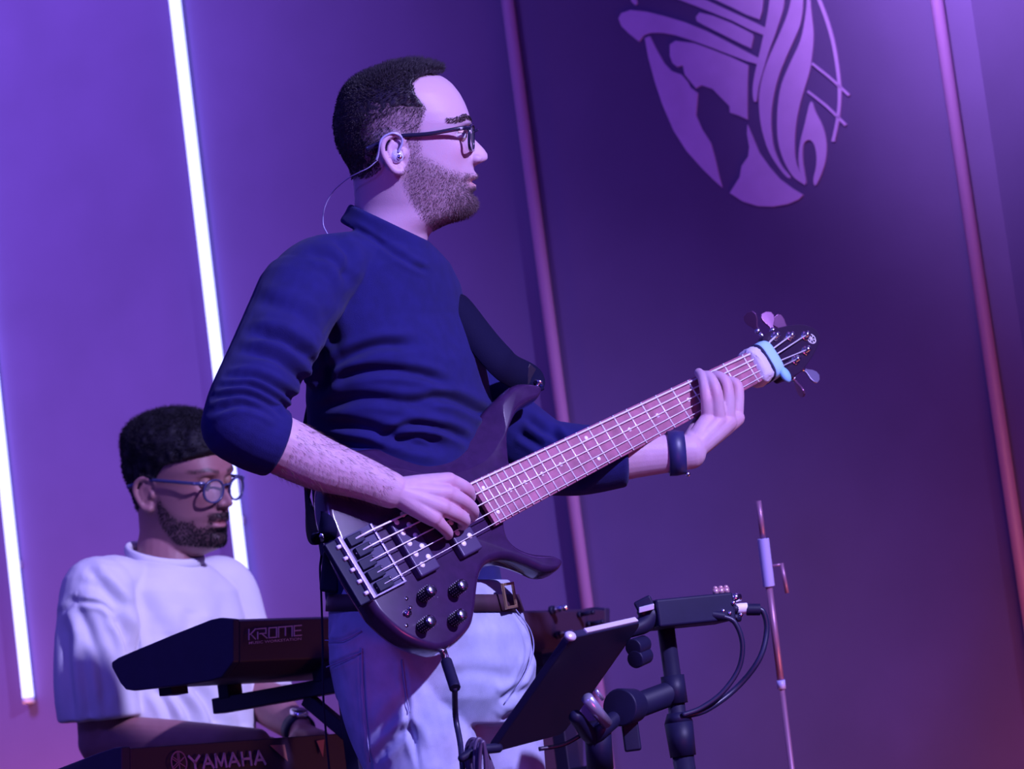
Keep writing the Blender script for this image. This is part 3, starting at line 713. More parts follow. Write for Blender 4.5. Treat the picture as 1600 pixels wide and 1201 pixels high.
topk = smoothstep(58, 100, U_) ; fr_top = smoothstep(-60, 40, F_)
thick = hair * (1.5 + 2.5 * topk + 4 * smoothstep(-60, -100, F_) * smoothstep(-40, 10, U_) + 7 * topk * fr_top)
thick = thick * (0.25 + 0.75 * fade) - 1.2 * (1 - smoothstep(.78, .98, fade))
def hair_dir(v, n):
    d = n.copy(); d[:, 0] += 0.55 * smoothstep(150, 110, v[:, 1]) - 0.2; d[:, 1] += 0.9 * smoothstep(130, 200, v[:, 1]) - .1; return d
def hair_len(v, a): return 3 + 6 * smoothstep(170, 110, v[:, 1]) + 4 * smoothstep(150, 108, v[:, 1]) * smoothstep(600, 680, v[:, 0])
m_hair = mat('dark_hair', (0.018, 0.012, 0.022), 0.5, spec=0.4, var=0.3, vscale=200)
hair_mesh(VB, FB, NB, hair * fade, thick, 'hair', m_hair, person, BX.world, 16000, hair_len, hair_dir, .5, clump_amp=1.2, mask_min=.8)
nf = 7000; fz_ = hair * (1 - smoothstep(.75, 1, fade)); src = np.where(fz_ > .08)[0]; ch = rng.choice(src, nf)
Vs, Fs = strands(VB[ch], NB[ch] * .5 + np.array([-.3, .6, 0]) + rng.normal(size=(nf, 3)) * .25, rng.uniform(2.0, 4.0, nf) * (0.6 + .6 * fade[ch]), np.full(nf, .30))
obj('faded_side_hair', BX.world(Vs), Fs, m_hair, person)
# beard: single hairs over the shaded skin
nb = 13000; src = np.where(beard > .15)[0]; ch = rng.choice(src, nb, p=beard[src] / beard[src].sum())
chin = smoothstep(50, 100, F_[ch]) * smoothstep(-50, -95, U_[ch]); mous = np.exp(-((U_[ch] + 42) / 8) ** 2) * (F_[ch] > 85)
D = NB[ch] * .7 + np.array([.1, .75, 0]) + rng.normal(size=(nb, 3)) * .28
Vs, Fs = strands(VB[ch] - NB[ch] * .5, D, (3.0 + 6.5 * chin + 2.0 * mous) * rng.uniform(.6, 1.3, nb), np.full(nb, .30))
obj('beard', BX.world(Vs), Fs, mat('beard_hair', (0.11, 0.065, 0.09), 0.5, var=.4, vscale=300), person)
# eyebrows
arch = 42 + 5 * np.exp(-((aS - 36) / 14) ** 2)
bw = np.exp(-((U_ - arch) / 4.0) ** 4) * smoothstep(8, 14, aS) * (1 - smoothstep(58, 68, aS)) * (F_ > 30) * isH
src = np.where(bw > .2)[0]; ch = rng.choice(src, 900); D = NB[ch] * .5 + np.stack([-0.5 * np.ones(900), -0.25 * np.ones(900), -np.sign(S_[ch])], 1) + rng.normal(size=(900, 3)) * .15
Vs, Fs = strands(VB[ch], D, rng.uniform(4, 7, 900), np.full(900, .4)); obj('eyebrow', BX.world(Vs), Fs, m_hair, person)
# forearm hair
ab = np.cross(wr - elb, [0, 0, 1]); tA = ((VB - elb) @ (wr - elb)) / ((wr - elb) @ (wr - elb)); dA = np.linalg.norm(VB - elb - tA[:, None] * (wr - elb), axis=1)
src = np.where((tA > .3) & (tA < .98) & (dA < 60) & (NB[:, 2] < .2))[0]; ch = rng.choice(src, 1100); D = unit(wr - elb) * .8 + NB[ch] * .35 + np.array([0, .35, 0]) + rng.normal(size=(1100, 3)) * .2
Vs, Fs = strands(VB[ch], D, rng.uniform(7, 13, 1100), np.full(1100, .15)); obj('arm_hair', BX.world(Vs), Fs, mat('arm_hair', (0.12, 0.07, 0.06), .6), person)

# ---------------- sweater
tor = [(378, 606, 66, 60), (392, 604, 92, 72), (412, 601, 128, 86), (445, 597, 158, 101), (490, 597, 172, 108), (560, 616, 176, 121), (640, 625, 175, 126), (720, 629, 172, 128), (800, 633, 166, 126), (880, 641, 163, 122), (945, 650, 164, 124)]
sw_parts = [grid_loft([yaw_ring(u, v, np.interp(v, [378, 450], [0, 30]), a, b, LAT, FRO, n=64) for v, u, a, b in tor])]
# mock neck
cl = []
for k, (bk, fr_, hw) in enumerate((((532, 345), (672, 424), 70), ((540, 334), (672, 404), 66), ((545, 324), (671, 388), 63.5), ((546, 320), (669, 378), 62))):
    c = (np.array(bk) + np.array(fr_)) / 2; d = (np.array(fr_) - np.array(bk)) / 2; t = np.linspace(0, 2 * math.pi, 48, endpoint=False)
    cl.append(np.stack([c[0] + d[0] * np.cos(t), c[1] + d[1] * np.cos(t), hw * np.sin(t)], 1))
sw_parts.append(grid_loft(cl))
sw_parts.append(limb([(560, 410, -50), (500, 432, -105), (465, 470, -140)], [48, 62, 66]))
sw_parts.append(limb([(468, 462, -135), (446, 510, -175), (415, 570, -232), (385, 628, -290), (371, 664, -318)], [67, 66, 62, 59, 56]))
sw_parts.append(limb([(372, 664, -318), elb + (wr - elb) * .12, elb + (wr - elb) * .245], [57, 56, 54], n=24, cap1=.12))
sw_parts.append(limb([(632, 432, 75), l_sh, (690, 545, 165), (765, 645, 152), (846, 714, 128)], [44, 58, 58, 58, 58]))
sw_parts.append(limb([(846, 714, 128), l_el + (l_wr - l_el) * .25, l_el + (l_wr - l_el) * .54], [58, 54, 46], n=24, cap1=.12))
VS, FS = remesh(sw_parts, 2.7, 7)
VS = VS + normals(VS, FS) * 2.0
FO = [
 ([(400, 470), (440, 478), (490, 505), (520, 540)], 4, 12), ([(392, 520), (440, 528), (480, 556), (497, 585)], 9, 9), ([(376, 548), (430, 560), (468, 590), (486, 618)], 6, 8),
 ([(355, 590), (400, 588), (445, 612), (470, 640)], 6, 6), ([(345, 604), (390, 602), (435, 625), (460, 650)], 5, 5), ([(335, 622), (380, 616), (420, 632), (446, 652)], 5, 5), ([(328, 645), (370, 632), (410, 640), (436, 655)], 4, 6),
 ([(500, 600), (535, 562), (590, 540), (650, 538)], 8, 9), ([(497, 612), (540, 586), (600, 578), (660, 585), (700, 600)], 7, 8), ([(500, 640), (560, 622), (630, 628), (690, 640)], 6, 9), ([(640, 625), (700, 622), (745, 640), (762, 650)], 8, 8),
 ([(500, 662), (570, 668), (640, 690), (700, 700)], 8, 10), ([(480, 680), (540, 690), (600, 700)], 6, 9), ([(590, 685), (640, 665), (700, 672), (735, 690)], 7, 7), ([(610, 690), (650, 680), (690, 690)], 6, 6),
 ([(520, 370), (545, 400), (540, 440)], 4, 9), ([(480, 395), (520, 405), (545, 440)], 4, 8), ([(600, 390), (640, 410), (668, 424)], 3.2, 5), ([(548, 352), (600, 384), (640, 406)], 3.0, 5),
 ([(497, 540), (507, 575), (503, 610)], 10, 10), ([(500, 480), (520, 520), (512, 570)], 4, 12),
 ([(820, 650), (850, 672), (880, 690)], 5, 7), ([(810, 675), (850, 700)], 5, 7), ([(860, 668), (885, 700), (890, 740)], 5, 6), ([(900, 760), (930, 735)], 4, 6)]
VS = folds(VS, FS, [(l, a * 1.25, b * .9) for l, a, b in FO])
m_swe = mat('navy_knit', (0.010, 0.0085, 0.100), 0.85, spec=0.2, sheen=0.05, var=0.12, vscale=50, bump=0.5, bscale=1100)
obj('sweater', BX.world(VS), FS, m_swe, person)

# ---------------- jeans, belt, shoes
LJ, FJ = (0.42, 0.90), (0.90, -0.42)
jn = [(905, 655, 158, 134), (940, 662, 164, 142), (990, 671, 170, 152), (1040, 676, 172, 156), (1090, 680, 165, 150), (1130, 686, 140, 128)]
j_parts = [grid_loft([yaw_ring(u, v, 10, a, b, LJ, FJ, n=64) for v, u, a, b in jn])]
nearleg = [(608, 1010, -62), (634, 1110, -72), (668, 1220, -78), (706, 1440, -80), (742, 1660, -70), (775, 1900, -60)]
farleg = [(732, 1010, 72), (752, 1110, 70), (772, 1220, 66), (800, 1440, 60), (825, 1660, 60), (850, 1900, 70)]
j_parts.append(limb(nearleg, [96, 98, 88, 68, 58, 52], n=60, m=36)); j_parts.append(limb(farleg, [92, 92, 82, 66, 56, 52], n=60, m=36))
VJ, FJn = remesh(j_parts, 3.4, 6)
JF = [([(565, 1012), (568, 1090), (578, 1190), (600, 1300)], 2.5, 3), ([(628, 1030), (634, 1080), (640, 1130), (655, 1200)], 4.0, 4), ([(508, 1000), (535, 1000), (565, 985)], 2.5, 3), ([(510, 1042), (540, 1030), (566, 1018)], 2.5, 3),
      ([(585, 1190), (610, 1160), (640, 1140), (655, 1175)], 7, 8), ([(592, 1150), (612, 1118), (640, 1090)], 5, 10), ([(690, 1058), (740, 1048), (800, 1060)], 2, 10), ([(805, 952), (828, 985), (832, 1020), (815, 1060), (788, 1098)], 5, 4), ([(795, 950), (818, 990), (822, 1025), (806, 1062), (782, 1096)], 2.5, 3),
      ([(780, 1095), (800, 1085), (830, 1075)], 6, 8), ([(782, 1130), (800, 1118), (830, 1100)], 5, 7), ([(610, 1240), (660, 1225), (730, 1235)], 5, 12)]
VJ = folds(VJ, FJn, JF)
m_jean = mat('washed_denim', (0.42, 0.44, 0.64), 0.85, spec=0.2, var=0.16, vscale=26, bump=0.4, bscale=1400)
jeans = obj('jeans', BX.world(VJ), FJn, m_jean, person)
# seams as raised stitching
for ln in ([(565, 1012), (568, 1090), (578, 1190)], [(628, 1030), (634, 1080), (640, 1112)], [(806, 952), (829, 985), (833, 1020), (816, 1060), (789, 1098)], [(508, 1000), (535, 1000), (565, 985)], [(510, 1042), (540, 1030), (566, 1018)]):
    l2 = spline(ln, 26); pts = []
    front = VJ[normals(VJ, FJn)[:, 2] * -1 > 0.0] if False else VJ
    for a, b in l2:
        k = np.where((np.abs(VJ[:, 0] - a) < 5) & (np.abs(VJ[:, 1] - b) < 5))[0]
        if len(k): pts.append((a, b, VJ[k, 2].min() - .4))
    if len(pts) > 4: obj('seam', BX.world(tube(np.array(pts), 1.1, smooth=False, m=6)[0]), tube(np.array(pts), 1.1, smooth=False, m=6)[1], mat('denim_thread', (0.30, 0.30, 0.52), .8), jeans)
bl = [yaw_ring(660, 928, 10, 166, 144, LJ, FJ, n=64), yaw_ring(664, 955, 10, 170, 149, LJ, FJ, n=64)]
bo = [r for r in bl]; bi = [yaw_ring(660, 928, 10, 160, 138, LJ, FJ, n=64), yaw_ring(664, 955, 10, 164, 143, LJ, FJ, n=64)]
V, F = grid_loft([bi[0], bo[0], bo[1], bi[1]], cap=False); obj('belt', BX.world(V), F, mat('brown_leather', (0.05, 0.022, 0.04), 0.5, var=.2), person)
def near_w(u, v): 
    k = np.where((np.abs(VJ[:, 0] - u) < 6) & (np.abs(VJ[:, 1] - v) < 6))[0]; return VJ[k, 2].min() if len(k) else -60
bk = np.array([[(776, 916), (812, 908)], [(780, 950), (815, 942)]], float)
cb = BX.world((796, 930, near_w(796, 945) - 12)); bu = unit(BX.world((812, 925, near_w(812, 945) - 8)) - BX.world((778, 931, near_w(778, 945) - 14))); bv = unit(np.cross(bu, [0, 0.3, 0.1])); bv = unit(ZV - bu * (bu @ ZV)); bnm = np.cross(bu, bv)
parts = [box(cb + bv * s * .017, (.019, .002, .002), [bu, bv, bnm]) for s in (-1, 1)] + [box(cb + bu * s * .018, (.002, .019, .002), [bu, bv, bnm]) for s in (-1, 1)]
obj('belt_buckle', *join(*parts), mat('brass', (0.75, 0.5, 0.3), 0.3, metal=0.8), person, smooth=False, bevel=.0006)
for fx_, fw_ in ((nearleg[-1], 0), (farleg[-1], 0)):
    a = BX.world(fx_); a = np.array([a[0], a[1], 0.0]); fd = unit([0.86, -0.5, 0]); sd = np.array([-fd[1], fd[0], 0])
    rg = []
    for t, wv, h in ((-.085, .030, .06), (-.06, .040, .10), (0, .045, .105), (.06, .047, .08), (.12, .050, .058), (.17, .042, .045), (.195, .02, .03)):
        q = np.linspace(0, 2 * math.pi, 20, endpoint=False); rg.append(np.array([a + fd * t + sd * wv * math.cos(x) + ZV * (h / 2 + h / 2 * math.sin(x) * (1 if math.sin(x) > 0 else 1)) for x in q]))
    obj('shoe', *grid_loft(rg), mat('white_sneaker', (0.5, 0.48, 0.5), 0.6), person)

# ---------------- things he wears
gl = empty('eyeglasses', hx_w((100, 0, 0)), 'black rectangular eyeglasses on the bearded bass player', 'glasses')
glasses(gl, hx_w, mat('hinge_metal', (0.7, 0.66, 0.85), .3, metal=.6), mat('black_acetate', (0.012, 0.010, 0.035), 0.25, coat=.4), m_glass, fx=98, ls=24, lu=20, cu=15)
# in-ear monitor in the visible ear
iem = empty('in_ear_monitor', hx_w((-20, 78, -14)), 'clear in-ear monitor with thin cable in the bass player\'s ear', 'earphone')
obj('shell', hx_w(ellipsoid((-20, 78, -14), (11, 8, 11))[0]), ellipsoid((-20, 78, -14), (11, 8, 11))[1], mat('clear_shell', (0.55, 0.5, 0.75), 0.1, spec=.8, coat=.5), iem)
obj('driver', hx_w(ellipsoid((-16, 85, -15), (4.5, 3, 4))[0]), ellipsoid((-16, 85, -15), (4.5, 3, 4))[1], m_chrome, iem)
hk = [(-18, 84, -8), (-12, 84, 6), (-14, 86, 17), (-28, 90, 22), (-44, 90, 12), (-48, 87, -8), (-52, 84, -20)]
obj('ear_hook', hx_w(tube(hk, 2.0, m=8)[0]), tube(hk, 2.0, m=8)[1], mat('clear_cable', (0.35, 0.32, 0.55), 0.3), iem)
cabl = [(590, 250, -84), (576, 262, -80), (560, 270, -70), (542, 280, -50), (520, 300, -20), (507, 325, -10), (505, 350, -5), (512, 366, -20)]
obj('cable', BX.world(tube(cabl, 1.0, m=6)[0]), tube(cabl, 1.0, m=6)[1], mat('clear_cable', (0.35, 0.32, 0.55), 0.3), iem)
# wrist band on the fretting arm
ax_ = unit(l_wr - l_el); c0 = l_wr - ax_ * 22
band = empty('wristband', BX.world(c0 + [0, 30, 0]), 'dark leather wristband with stud on the fretting wrist', 'wristband')
n1 = unit(np.cross(ax_, [0, 0, 1.])); n2 = np.cross(ax_, n1); q = np.linspace(0, 2 * math.pi, 40, endpoint=False)
rr = lambda c, k: c + k * (34 * np.cos(q)[:, None] * n1 + 29 * np.sin(q)[:, None] * n2)
V, F = grid_loft([rr(c0 - ax_ * 13, .9), rr(c0 - ax_ * 13, 1.04), rr(c0, 1.045), rr(c0 + ax_ * 13, .99), rr(c0 + ax_ * 13, .86)], cap=False)
obj('band', BX.world(V), F, mat('navy_leather', (0.02, 0.018, 0.10), 0.45, var=.2), band)
st = c0 + ax_ * 6 + 37 * unit(np.array([0.35, 1, -.3])); obj('stud', BX.world(ellipsoid(st, (4, 4, 4), 12, 8)[0]), ellipsoid(st, (4, 4, 4), 12, 8)[1], m_chrome, band)
# guitar strap
s1 = BX.back(sb1); s2 = BX.back(sb2)
sp_path = np.array([s1 + [3, 6, 12], s1 + [-14, -14, 20], (788, 570, 22), (742, 517, 26), (706, 465, 40), (684, 430, 70), (660, 412, 120), (630, 410, 160), (590, 440, 190), (535, 540, 170), (492, 660, 120), (478, 760, 40), (486, 820, -90), s2 + [-6, -10, 0], s2 + [4, 10, 2]])
sp2 = spline(sp_path, 120); T = np.gradient(sp2, axis=0); T /= np.linalg.norm(T, axis=1)[:, None]
ctr = np.stack([np.interp(sp2[:, 1], [380, 945], [605, 650]), sp2[:, 1], np.zeros(120)], 1)
Nn = sp2 - ctr; Nn[:42] = Nn[:42] / np.linalg.norm(Nn[:42], axis=1)[:, None] * .35 + np.array([.1, -.1, -.95]) * np.clip((42 - np.arange(42)) / 14, 0, 1)[:, None]; Nn -= T * np.sum(Nn * T, 1)[:, None]; Nn /= np.linalg.norm(Nn, axis=1)[:, None]; Bn = np.cross(T, Nn)
k_ = np.linspace(0, 1, 120); wd = 26 * (smoothstep(0, .06, k_) * .55 + .45) * (smoothstep(0, .06, 1 - k_) * .5 + .5)
rg = [np.array([sp2[i] + Bn[i] * wd[i] + Nn[i] * 1.6, sp2[i] + Nn[i] * 2.2, sp2[i] - Bn[i] * wd[i] + Nn[i] * 1.6, sp2[i] - Bn[i] * wd[i] - Nn[i] * 1.6, sp2[i] - Nn[i] * 1.6, sp2[i] + Bn[i] * wd[i] - Nn[i] * 1.6]) for i in range(120)]
strap = empty('guitar_strap', BX.world(s2), 'black strap from bass horn over the bass player\'s far shoulder', 'strap')
obj('webbing', BX.world(grid_loft(rg)[0]), grid_loft(rg)[1], mat('black_webbing', (0.006, 0.005, 0.028), 0.85, spec=.1, bump=.3, bscale=900), strap)
for i in (8,):
    c = sp2[i]; obj('leather_end', BX.world(box(c, (13, 22, 2.6), [T[i], Bn[i], Nn[i]])[0]), box(c, (13, 22, 2.6), [T[i], Bn[i], Nn[i]])[1], mat('strap_leather', (0.02, 0.012, 0.03), .5), strap, smooth=False, bevel=.001)
# wireless pack at the back of his belt, with cable
pk = empty('beltpack', BX.world((510, 925, -40)), 'black wireless beltpack clipped behind the bass player\'s waist', 'beltpack')
obj('case', BX.world(box((517, 893, -50), (15, 32, 34), [(1, .1, 0), (-.1, 1, 0), (0, 0, 1)])[0]), box((517, 893, -50), (15, 32, 34))[1], m_blk, pk, smooth=False, bevel=.005, seg=3)
obj('indicator', BX.world(ellipsoid((530, 900, -86), (2, 2, 1.5), 10, 6)[0]), ellipsoid((530, 900, -86), (2, 2, 1.5), 10, 6)[1], m_chrome, pk)
cb_ = [(502, 868, -50), (500, 890, -62), (502, 930, -60), (504, 1000, -50), (505, 1080, -40), (508, 1130, -30), (520, 1260, 0)]
obj('cable', BX.world(tube(cb_, 1.7, m=8)[0]), tube(cb_, 1.7, m=8)[1], m_blk, pk)

# ================================================================== KEYBOARD PLAYER
KX = Px(6.3); HS = 0.84
psi, thp, rol = math.radians(40), math.radians(13), -ROLL
f_ = np.array([math.cos(psi), 0, -math.sin(psi)]); r_ = np.array([-math.sin(psi), 0, -math.cos(psi)]); u_ = np.array([0, -1., 0])
f2 = f_ * math.cos(thp) - u_ * math.sin(thp); u2 = u_ * math.cos(thp) + f_ * math.sin(thp)
Rr = np.array([[math.cos(rol), -math.sin(rol), 0], [math.sin(rol), math.cos(rol), 0], [0, 0, 1]])
f2, r2, u2 = Rr @ f2, Rr @ r_, Rr @ u2
hc = np.array([363., 786., -60.]) - HS * (122 * f2 - 15 * u2)
def kx(q): q = np.asarray(q, float); return hc + HS * (q[..., :1] * f2 + q[..., 1:2] * r2 + q[..., 2:3] * u2)
def kx_w(q): return KX.world(kx(q))
HEAD_B = HEAD.copy()
kp = [(kx(v), f) for v, f in head_parts()]
LATK, FROK = (0.60, 0.80), (0.80, -0.60)
nb_ = kx((-30, 0, -120))
kp.append(limb([kx((-20, 0, -70)), nb_, (262, 880, 10), (258, 930, 10)], [48, 47, 50, 60]))
kp.append(grid_loft([yaw_ring(u, v, 10, a, b, LATK, FROK) for v, u, a, b in ((885, 260, 50, 40), (925, 258, 95, 60), (990, 262, 115, 76), (1120, 272, 120, 82), (1300, 292, 125, 88))]))
n_el, n_wr = np.array([160, 1158, -118.]), np.array([402, 1162, -232.])
kp.append(limb([(168, 930, -108), (158, 1040, -122), n_el], [44, 42, 38])); kp.append(limb([n_el, n_el + (n_wr - n_el) * .35, n_wr], [(40, 38), (38, 34), (25, 20)], up=(0, 1, 0)))
K_F = [([n_wr + np.array([30 + 4 * k, 2 + 3 * abs(k - 1.5), 14 * (k - 1.5) + 10]), n_wr + np.array([58 + 4 * k, 6, 14 * (k - 1.5)]), n_wr + np.array([76 + 3 * k, 24, 14 * (k - 1.5)])], [10, 8.5, 7]) for k in range(4)]
hand(kp, n_wr, K_F, 15, ([n_wr + [8, 4, -10], n_wr + [34, 12, -34], n_wr + [54, 22, -36]], [12, 10, 8]), r_mcp=10)
f_el, f_wr = np.array([412, 1092, 78.]), np.array([470, 1142, -62.])
kp.append(limb([(345, 940, 110), (390, 1015, 106), f_el], [36, 36, 35])); kp.append(limb([f_el, f_el + (f_wr - f_el) * .4, f_wr], [(36, 35), (32, 30), (22, 19)], up=(0, 1, 0)))
K_G = [([f_wr + np.array([10 + 8 * (k - 1.5), 4, -32]), f_wr + np.array([26 + 8 * (k - 1.5), 10, -54]), f_wr + np.array([34 + 8 * (k - 1.5), 28, -66])], [10, 8.5, 7]) for k in range(4)]
hand(kp, f_wr, K_G, 14, ([f_wr + [-6, 6, -8], f_wr + [-10, 16, -34], f_wr + [-2, 26, -48]], [12, 10, 8]), r_mcp=10)
VK, FK = remesh(kp, 2.2, 4)
d = VK - hc; lk = np.stack([d @ f2, d @ r2, d @ u2], 1) / HS
F_, S_, U_ = lk.T; aS = np.abs(S_); isK = (U_ > -135) & (F_ > -130) & (F_ < 140) & (aS < 100)
line_top = np.interp(F_, [-10, 12, 38, 60, 84, 100], [15, -20, -42, -50, -38, -38]); line_bot = np.interp(F_, [-25, -10, 10, 38, 60, 100], [-30, -52, -80, -112, -128, -140])
beard = .9 * smoothstep(-6, 14, line_top - U_) * smoothstep(-6, 14, U_ - line_bot) * smoothstep(-18, 8, F_) * (0.55 + .45 * smoothstep(40, 85, F_))
beard *= 1 - .95 * np.exp(-((U_ + 55) / 7.5) ** 4 - (aS / 24) ** 4) * (F_ > 80)
beard *= 1 - .8 * np.exp(-((U_ + 50) / 16) ** 4 - ((aS - 36) / 10) ** 4)
beard = np.maximum(beard, 1.0 * np.exp(-((U_ + 40) / 6.5) ** 4 - (aS / 30) ** 4) * (F_ > 80))
beard = np.maximum(beard, .9 * np.exp(-((U_ + 72) / 5) ** 2 - (aS / 10) ** 2) * (F_ > 80))
edge_f = np.interp(U_, [0, 14, 34, 50, 62, 72, 90, 112, 126], [-8, 2, 14, 26, 60, 84, 92, 96, 100]) - np.interp(aS, [0, 40, 75], [0, 4, 8])
nape = np.interp(F_, [-100, -70, -48, -20, 0], [-58, -50, -34, 14, 14])
hairk = smoothstep(-4, 6, edge_f - F_) * smoothstep(-8, 8, U_ - nape) * isK
earbox = (((F_ + 25) / 25) ** 2 + ((U_ + 9) / 33) ** 2 < 1) & (aS > 60)
hairk = np.where(earbox, 0, hairk); beard = np.where(earbox, 0, beard) * isK * smoothstep(-103, -97, U_)
SKB = (0.30, 0.135, 0.145)  # brown skin, darkened further for the shade the bass player casts on him
sk = skin_colour(lk, SKB, (0.42, 0.15, 0.16), (0.02, 0.012, 0.012), (0.025, 0.015, 0.02), np.maximum(.88 * beard, .9 * hairk) * (0.9 + 0.2 * vnoise(lk, 2.5)), 1.0)
sk[~isK] = np.array(SKB) * (1 + .06 * vnoise(VK[~isK], 9)[:, None])
m_skin2 = mat('brown_skin', SKB, 0.48, spec=0.35, attr='tint', bump=0.12, bscale=600, sub=0.08)
man2 = obj('person', KX.world(VK), FK, m_skin2, color=sk)
tag(man2, 'man in loose white t-shirt and round glasses standing behind two stacked keyboards', 'person')
NK = normals(VK, FK)
if np.mean(NK[:, 1][VK[:, 1] < np.percentile(VK[:, 1], 1)]) > 0: NK = -NK
for ball, lid, iris in eye_parts(-14):
    e = obj('eye', kx_w(ball[0]), ball[1], m_eye, man2); obj('iris', kx_w(iris[0] - [0, 0, 6]), iris[1], m_iris, e)
    for k, (v, f) in enumerate(lid): obj('eyelid', kx_w(v), f, mat('eyelid_brown', (0.26, 0.12, 0.10), 0.55), man2)
topk = smoothstep(30, 95, U_)
thickk = hairk * (4 + 15 * topk + 7 * smoothstep(-50, -100, F_) * smoothstep(-30, 30, U_) + 6 * smoothstep(20, 80, F_) * topk)
m_hair2 = mat('black_curls', (0.010, 0.008, 0.014), 0.7, spec=0.25)
hair_mesh(VK, FK, NK, hairk, thickk * HS, 'hair', m_hair2, man2, KX.world, 15000, lambda v, a: 4 + 5 * smoothstep(720, 660, v[:, 1]), lambda v, n: n + rng.normal(size=n.shape) * .55, .5, clump=9, clump_amp=4.6)
nb = 3500; src = np.where(beard > .35)[0]; ch = rng.choice(src, nb, p=beard[src] / beard[src].sum())
Vs, Fs = strands(VK[ch], NK[ch] * .6 + np.array([0.1, .7, 0]) + rng.normal(size=(nb, 3)) * .3, rng.uniform(2.5, 5, nb), np.full(nb, .4)); obj('beard', KX.world(Vs), Fs, m_hair2, man2)
# t-shirt
ts = [(872, 257, 62, 48), (882, 256, 92, 62), (898, 255, 128, 73), (918, 256, 146, 84), (960, 260, 150, 94), (1020, 264, 150, 100), (1100, 270, 150, 104), (1200, 280, 152, 106), (1300, 292, 154, 108)]
tp = [grid_loft([yaw_ring(u, v, 12, a, b, LATK, FROK, n=64, tilt=.10 if v < 900 else 0.04) for v, u, a, b in ts])]
# collar roll around the neck
tp.append(limb([(214, 908, -50), (172, 918, -92), (150, 960, -118)], [34, 52, 62])); tp.append(limb([(154, 930, -112), (150, 1000, -122), (150, 1070, -128), (155, 1122, -128)], [62, 64, 66, 66], cap1=.06, n=40))
tp.append(limb([(312, 908, 60), (350, 918, 108), (372, 980, 118), (396, 1040, 108), (418, 1090, 88)], [34, 48, 48, 46, 44], cap1=.06, n=40))
VT, FT = remesh(tp, 2.7, 16)
nl = np.array([(197, 846), (215, 862), (240, 878), (270, 886), (297, 884), (316, 868)])
TF = [([(128, 905), (165, 930), (200, 990), (215, 1060)], 7, 9), ([(112, 935), (140, 990), (160, 1060), (165, 1110)], 5, 9), ([(122, 940), (158, 945), (178, 960)], 3.5, 4), ([(95, 960), (112, 940), (122, 938)], 3.5, 5), ([(135, 885), (170, 920), (200, 955)], 6, 8), ([(178, 960), (200, 1000), (208, 1050)], 6, 7),
      ([(215, 900), (225, 960), (240, 1010)], 4, 14), ([(330, 900), (350, 940), (345, 990)], 3, 14), ([(300, 950), (290, 1000)], 3, 12), ([(240, 1070), (262, 1105), (270, 1135)], 7, 8), ([(262, 1070), (295, 1110), (302, 1140)], 7, 9), ([(300, 1068), (325, 1100), (345, 1140)], 7, 9), ([(350, 1070), (375, 1110), (385, 1140)], 5, 10),
      ([(100, 960), (105, 1040), (115, 1130)], 6, 9), ([(130, 1000), (135, 1070), (142, 1130)], 5, 8), ([(222, 930), (260, 990), (300, 1040)], 4, 14)]
VT = folds(VT, FT, TF)
tee = obj('t_shirt', KX.world(VT), FT, mat('white_cotton', (0.74, 0.72, 0.76), 0.85, spec=.2, var=.03, vscale=15, bump=.3, bscale=900), man2)
tg = np.linspace(0, 2 * math.pi, 60, endpoint=False); cc = np.array([257, 866, 10.])
ring = np.stack([cc[0] + 64 * (FROK[0] * np.cos(tg) * .86 + LATK[0] * np.sin(tg) * 1.02), cc[1] + 15 * np.cos(tg + .35), cc[2] + 64 * (FROK[1] * np.cos(tg) * .86 + LATK[1] * np.sin(tg) * 1.02)], 1)
rg = []
for k in range(60):
    t = unit(ring[(k + 1) % 60] - ring[k - 1]); o_ = unit((ring[k] - cc) * [1, 0, 1]); b_ = np.cross(t, o_)
    rg.append(np.array([ring[k] + o_ * 4.5 * math.cos(a) + b_ * 8 * math.sin(a) for a in np.linspace(0, 2 * math.pi, 10, endpoint=False)]))
V = np.concatenate(rg); F = [[k * 10 + j, k * 10 + (j + 1) % 10, ((k + 1) % 60) * 10 + (j + 1) % 10, ((k + 1) % 60) * 10 + j] for k in range(60) for j in range(10)]
obj('collar', KX.world(V), F, MATS['white_cotton'], tee)
# trousers and shoes
ft = KX.world((300, 1300, 10)); 
tr = []
for s in (-1, 1):
    a = KX.world((288 + s * 42, 1270, 10 + s * 56)); b = np.array([a[0] + .03, a[1], .08]); tr.append(limb([a, (a + b) / 2 + [.02, -.01, 0], b], [.105, .085, .07], n=30))
    fd = np.array([.8, -.6, 0]); c = np.array([b[0], b[1], .045]); obj('shoe', *limb([c - fd * .06, c + fd * .06, c + fd * .17], [.045, .045, .035], n=20), m_blk, man2)
V, F = remesh(tr + [ellipsoid(KX.world((290, 1290, 10)), (.17, .15, .13))], .008, 4); obj('trousers', V, F, mat('black_trousers', (0.012, 0.010, 0.03), .8), man2)
g2 = empty('eyeglasses', kx_w((100, 0, 0)), 'round thin-rimmed eyeglasses on the keyboard player in white', 'glasses')
glasses(g2, kx_w, mat('smoke_hinge', (0.08, 0.07, 0.2), .4), mat('smoke_rim', (0.05, 0.05, 0.14), 0.25, coat=.3), m_glass, round_=.9, fx=104, ls=24, lu=21, cu=8)
